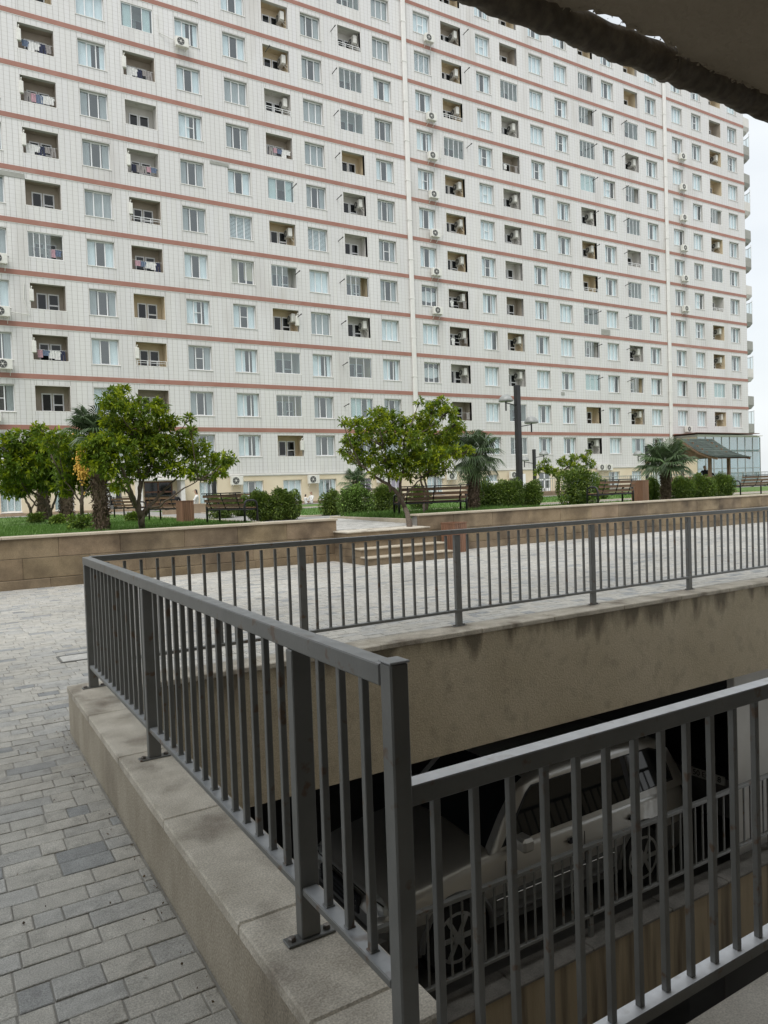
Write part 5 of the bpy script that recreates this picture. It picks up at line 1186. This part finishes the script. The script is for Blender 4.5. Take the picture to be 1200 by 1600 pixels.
# ================================================================== CARS in the garage (local: x 0 nose .. L tail, y 0 near side)
def make_car(name, label, loc, rz, paint, L=4.64, Wd=1.84, H=1.80, wheels=(.86, 3.68), plate=None, roofrails=True):
    t = thing(name, label, 'car', loc, rz); hw = Wd/2; R_ = .43; wr = .365; belt = 1.06
    def top(x):
        P = [(0, .72), (.06, .86), (.25, .95), (.9, 1.035), (1.42, 1.09), (2.0, belt+.03), (3.9, belt+.05), (4.5, belt+.03), (L, .92)]
        for (a, za), (b, zb_) in zip(P, P[1:]):
            if x <= b: return za+(zb_-za)*(x-a)/(b-a)
        return P[-1][1]
    def hwx(x): 
        e = .14*max(0, 1-x/.55)**2+.10*max(0, 1-(L-x)/.45)**2; return hw-e
    xs = sorted({round(L*i/46, 3) for i in range(47)}|{round(w+R_*math.cos(math.pi*k/12), 3) for w in wheels for k in range(13)})
    rings = []
    for x in xs:
        zb0 = .30+.16*max(0, 1-x/.3)+.12*max(0, 1-(L-x)/.3)
        for w in wheels:
            if abs(x-w) < R_: zb0 = max(zb0, wr+math.sqrt(max(0, R_*R_-(x-w)**2)))
        tz = top(x); h = hwx(x); zz = [zb0, max(zb0, .50), max(zb0+.01, .64), max(zb0+.02, .80), tz-.10, tz-.03, tz, tz+.02]; yy = [h*.97, h, h, h*.995, h*.97, h*.925, h*.86, h*.45]
        half = list(zip(yy, zz)); ring = [(x, hw-y, z) for y, z in half]+[(x, hw, tz+.035)]+[(x, hw+y, z) for y, z in reversed(half)]; rings.append(ring)
    mb = MB(); n = len(rings[0])
    for A, B in zip(rings, rings[1:]):
        for i in range(n-1):
            zc = (A[i][2]+A[i+1][2]+B[i][2]+B[i+1][2])/4; mb.cm = 1 if zc < .66 and i not in (7, 8) else 0; mb.face([A[i], B[i], B[i+1], A[i+1]])
    mb.cm = 1; mb.face(rings[0]); mb.face(rings[-1][::-1]); mb.build('body', [paint, 'clad'], t, world=False, smooth=True)
    # greenhouse
    rz_ = H-.06
    G_ = [(1.34, belt+.02, 0), (1.60, belt+.30, 0), (1.86, rz_-.14, 0), (2.0, rz_-.055, 1), (2.15, rz_-.015, 1), (2.5, rz_+.02, 1), (3.0, rz_+.035, 1), (3.5, rz_+.03, 1), (3.9, rz_+.01, 1), (4.12, rz_-.03, 1), (4.26, rz_-.10, 1), (4.36, rz_-.22, 1), (4.46, rz_-.42, 1), (4.56, belt+.02, 0)]
    yb, yt_ = hw*.945, hw*.80; zt_ = rz_-.13
    def ysl(z): return yb+(yt_-yb)*(z-belt)/(zt_-belt)
    mb = MB(); rings = []
    for x, z, _ in G_:
        zs_ = min(z, zt_) if z > belt+.05 else belt; q_ = max(z, belt); k_ = min(1, max(0, (z-belt)/(zt_-belt))); pts = [(ysl(belt), belt), (ysl(zs_)*(.5+.5*1), zs_), (ysl(zs_)*.975, zs_+max(0, z-zt_)*.45), (ysl(zs_)*.88, zs_+max(0, z-zt_)*.75), (ysl(zs_)*.6, zs_+max(0, z-zt_)*.95), (ysl(zs_)*.25, zs_+max(0, z-zt_))]
        rings.append([(x, hw-y, q) for y, q in pts]+[(x, hw+y, q) for y, q in reversed(pts)])
    n = len(rings[0]); ws = MB()
    for j, (A, B) in enumerate(zip(rings, rings[1:])):
        for i in range(n-1): (ws if (j < 3 and 3 <= i <= 7) else mb).face([A[i], B[i], B[i+1], A[i+1]])
    ws.build('windshield', 'cglass', t, world=False, smooth=True)
    mb.build('cabin', paint, t, world=False, smooth=True)
    def win(pts, nm='side_window'):
        mb = MB(); mb.face([(x, hw-ysl(z)-.006, z) for x, z in pts]); mb.build(nm, 'cglass', t, world=False)
        mb = MB(); mb.face([(x, hw+ysl(z)+.006, z) for x, z in reversed(pts)]); mb.build(nm, 'cglass', t, world=False)
    zT = zt_-.02
    for s_ in (-1, 1): q = MB(); q.face([(x, hw+s_*(ysl(z)+.003), z) for x, z in ((1.50, belt+.03), (4.34, belt+.09), (4.28, zT-.19), (4.16, zT-.04), (4.02, zT+.01), (2.05, zT+.01), (1.95, zT-.05))][::-s_]); q.build('window_band', 'ink', t, world=False)
    win([(1.55, belt+.04), (2.62, belt+.05), (2.66, zT), (2.06, zT-.01), (1.98, zT-.06)]); win([(2.70, belt+.05), (3.52, belt+.06), (3.48, zT), (2.73, zT)]); win([(3.60, belt+.07), (4.30, belt+.12), (4.24, zT-.20), (4.14, zT-.06), (4.02, zT-.01), (3.56, zT)])
    for s in (-1, 1):
        yy = hw+s*hw
        for i, w in enumerate(wheels):
            wh = MB(); wh.lathe((w, hw+s*(hw-.12), wr), [(wr-.09, -.11), (wr-.02, -.11), (wr, -.07), (wr, .07), (wr-.02, .11), (wr-.09, .11)], 24, axis='y'); wo = wh.build('wheel', 'tyre', t, world=False)
            rm = MB(); yo = hw+s*(hw-.012); rm.lathe((w, yo, wr), [(.262, -.02*s), (.262, .006*s), (.232, .006*s), (.222, -.02*s)], 24, axis='y', cap=False)
            for k in range(6):
                a = k*math.pi/3; rm.bar((w+.05*math.cos(a), yo+s*.004, wr+.05*math.sin(a)), (w+.235*math.cos(a), yo, wr+.235*math.sin(a)), .05, .02, (0, 1, 0))
            rm.lathe((w, yo, wr), [(.06, -.02), (.06, .012), (.0, .014)], 12, axis='y'); rm.build('rim', 'rim', wo, world=False)
            ar = MB(); ar.tube([(w+(R_+.015)*math.cos(math.pi*k/14), hw+s*(hw+.002), wr+(R_+.015)*math.sin(math.pi*k/14)) for k in range(15)], .03, 6); ar.build('arch_trim', 'clad', t, world=False)
            li = MB(); li.lathe((w, hw+s*(hw-.35), wr), [(R_, -.2), (R_, .2)], 18, axis='y'); li.build('wheel_well', 'ink', t, world=False)
        mb = MB(); mb.cbox(1.60, yy-.10+s*.10, belt+.02, 1.76, yy+.10+s*.10, belt+.17, .03); mb.build('mirror', paint, t, world=False)
        for x in (2.42, 3.42): mb = MB(); mb.cbox(x, yy-.02+s*.012, .90, x+.16, yy+.02+s*.012, .93, .006); mb.cbox(x+.03, yy-.008+s*.004, .885, x+.13, yy+.008+s*.004, .95, .003); mb.build('door_handle', 'ink', t, world=False)
        for x in (1.50, 2.68, 3.56): mb = MB(); mb.box(x, yy-.0025, .5, x+.008, yy+.0025, belt-.09); mb.build('door_gap', 'ink', t, world=False)
        mb = MB(); mb.cbox(1.35, yy-.016, .50, 3.18, yy+.016, .60, .006); mb.build('side_moulding', 'clad', t, world=False)
        mb = MB(); mb.cbox(1.36, yy-.020, .585, 3.17, yy+.020, .60, .003); mb.build('trim_strip', 'chrome', t, world=False)
        mb = MB(); mb.bar((1.3, yy-s*.02, .40), (3.2, yy-s*.02, .40), .04, .02); mb.build('side_step', 'chrome', t, world=False)
        if roofrails: mb = MB(); mb.tube([(2.1, hw+s*.66, rz_-.02), (2.2, hw+s*.66, rz_+.045), (3.9, hw+s*.66, rz_+.045), (4.05, hw+s*.66, rz_-.03)], .016, 6); mb.build('roof_rail', 'ink', t, world=False)
        mb = MB(); mb.lathe((.10, hw+s*.62, .80), [(.135, .02), (.13, -.03), (.09, -.055), (0, -.06)], 14, axis='x')
        for k in range(len(mb.v)): x, y, z = mb.v[k]; mb.v[k] = (x, hw+s*.62+(y-hw-s*.62)*1.35, z*.85+.11)
        h_ = mb.build('headlight', 'lens', t, world=False)
    mb = MB(); mb.cbox(-.025, hw-.42, .66, .03, hw+.42, .84, .01); mb.build('grille', 'ink', t, world=False)
    mb = MB()
    for z in (.70, .75, .80): mb.bar((-.03, hw-.40, z), (-.03, hw+.40, z), .012, .012)
    mb.build('grille_bar', 'chrome', t, world=False)
    mb = MB(); mb.cbox(-.07, hw-.82, .40, .12, hw+.82, .60, .04); mb.build('bumper', 'clad', t, world=False)
    mb = MB(); mb.tube([(.08, hw-.78, .875), (.03, hw-.5, .892), (.02, hw+.5, .892), (.08, hw+.78, .875)], .008, 5); mb.build('bonnet_edge', 'chrome', t, world=False)
    if plate:
        mb = MB(); mb.cbox(L+.02, hw-.26, .855, L+.036, hw+.26, .975, .003); mb.box(L-.03, hw-.2, .88, L+.02, hw+.2, .95); p = mb.build('number_plate', 'plate', t, world=False)
        cu = bpy.data.curves.new('plate_text', 'FONT'); cu.body = plate; cu.size = .105; cu.align_x = 'CENTER'; cu.align_y = 'CENTER'; cu.extrude = .001
        tx = bpy.data.objects.new('plate_text', cu); me = None; C.objects.link(tx); bpy.context.view_layer.update()
        me = bpy.data.meshes.new_from_object(tx.evaluated_get(bpy.context.evaluated_depsgraph_get())); bpy.data.objects.remove(tx)
        me.materials.clear(); me.materials.append(M['ink']); o = bpy.data.objects.new('plate_text', me); C.objects.link(o); o.parent = p; o.location = (L+.0375, hw, .915); o.rotation_euler = (R(90), 0, R(90))
    return t
make_car('parked_car', 'silver off-road car with dark lower cladding parked nose left on the lower parking level', (3.48, 5.98, -3.36), 0, 'silver')
make_car('parked_car', 'black car with white number plate parked behind the silver car', (8.74+4.64, 5.36+1.84+.2, -3.36), R(183), 'black', plate='50 EO   8', roofrails=False)
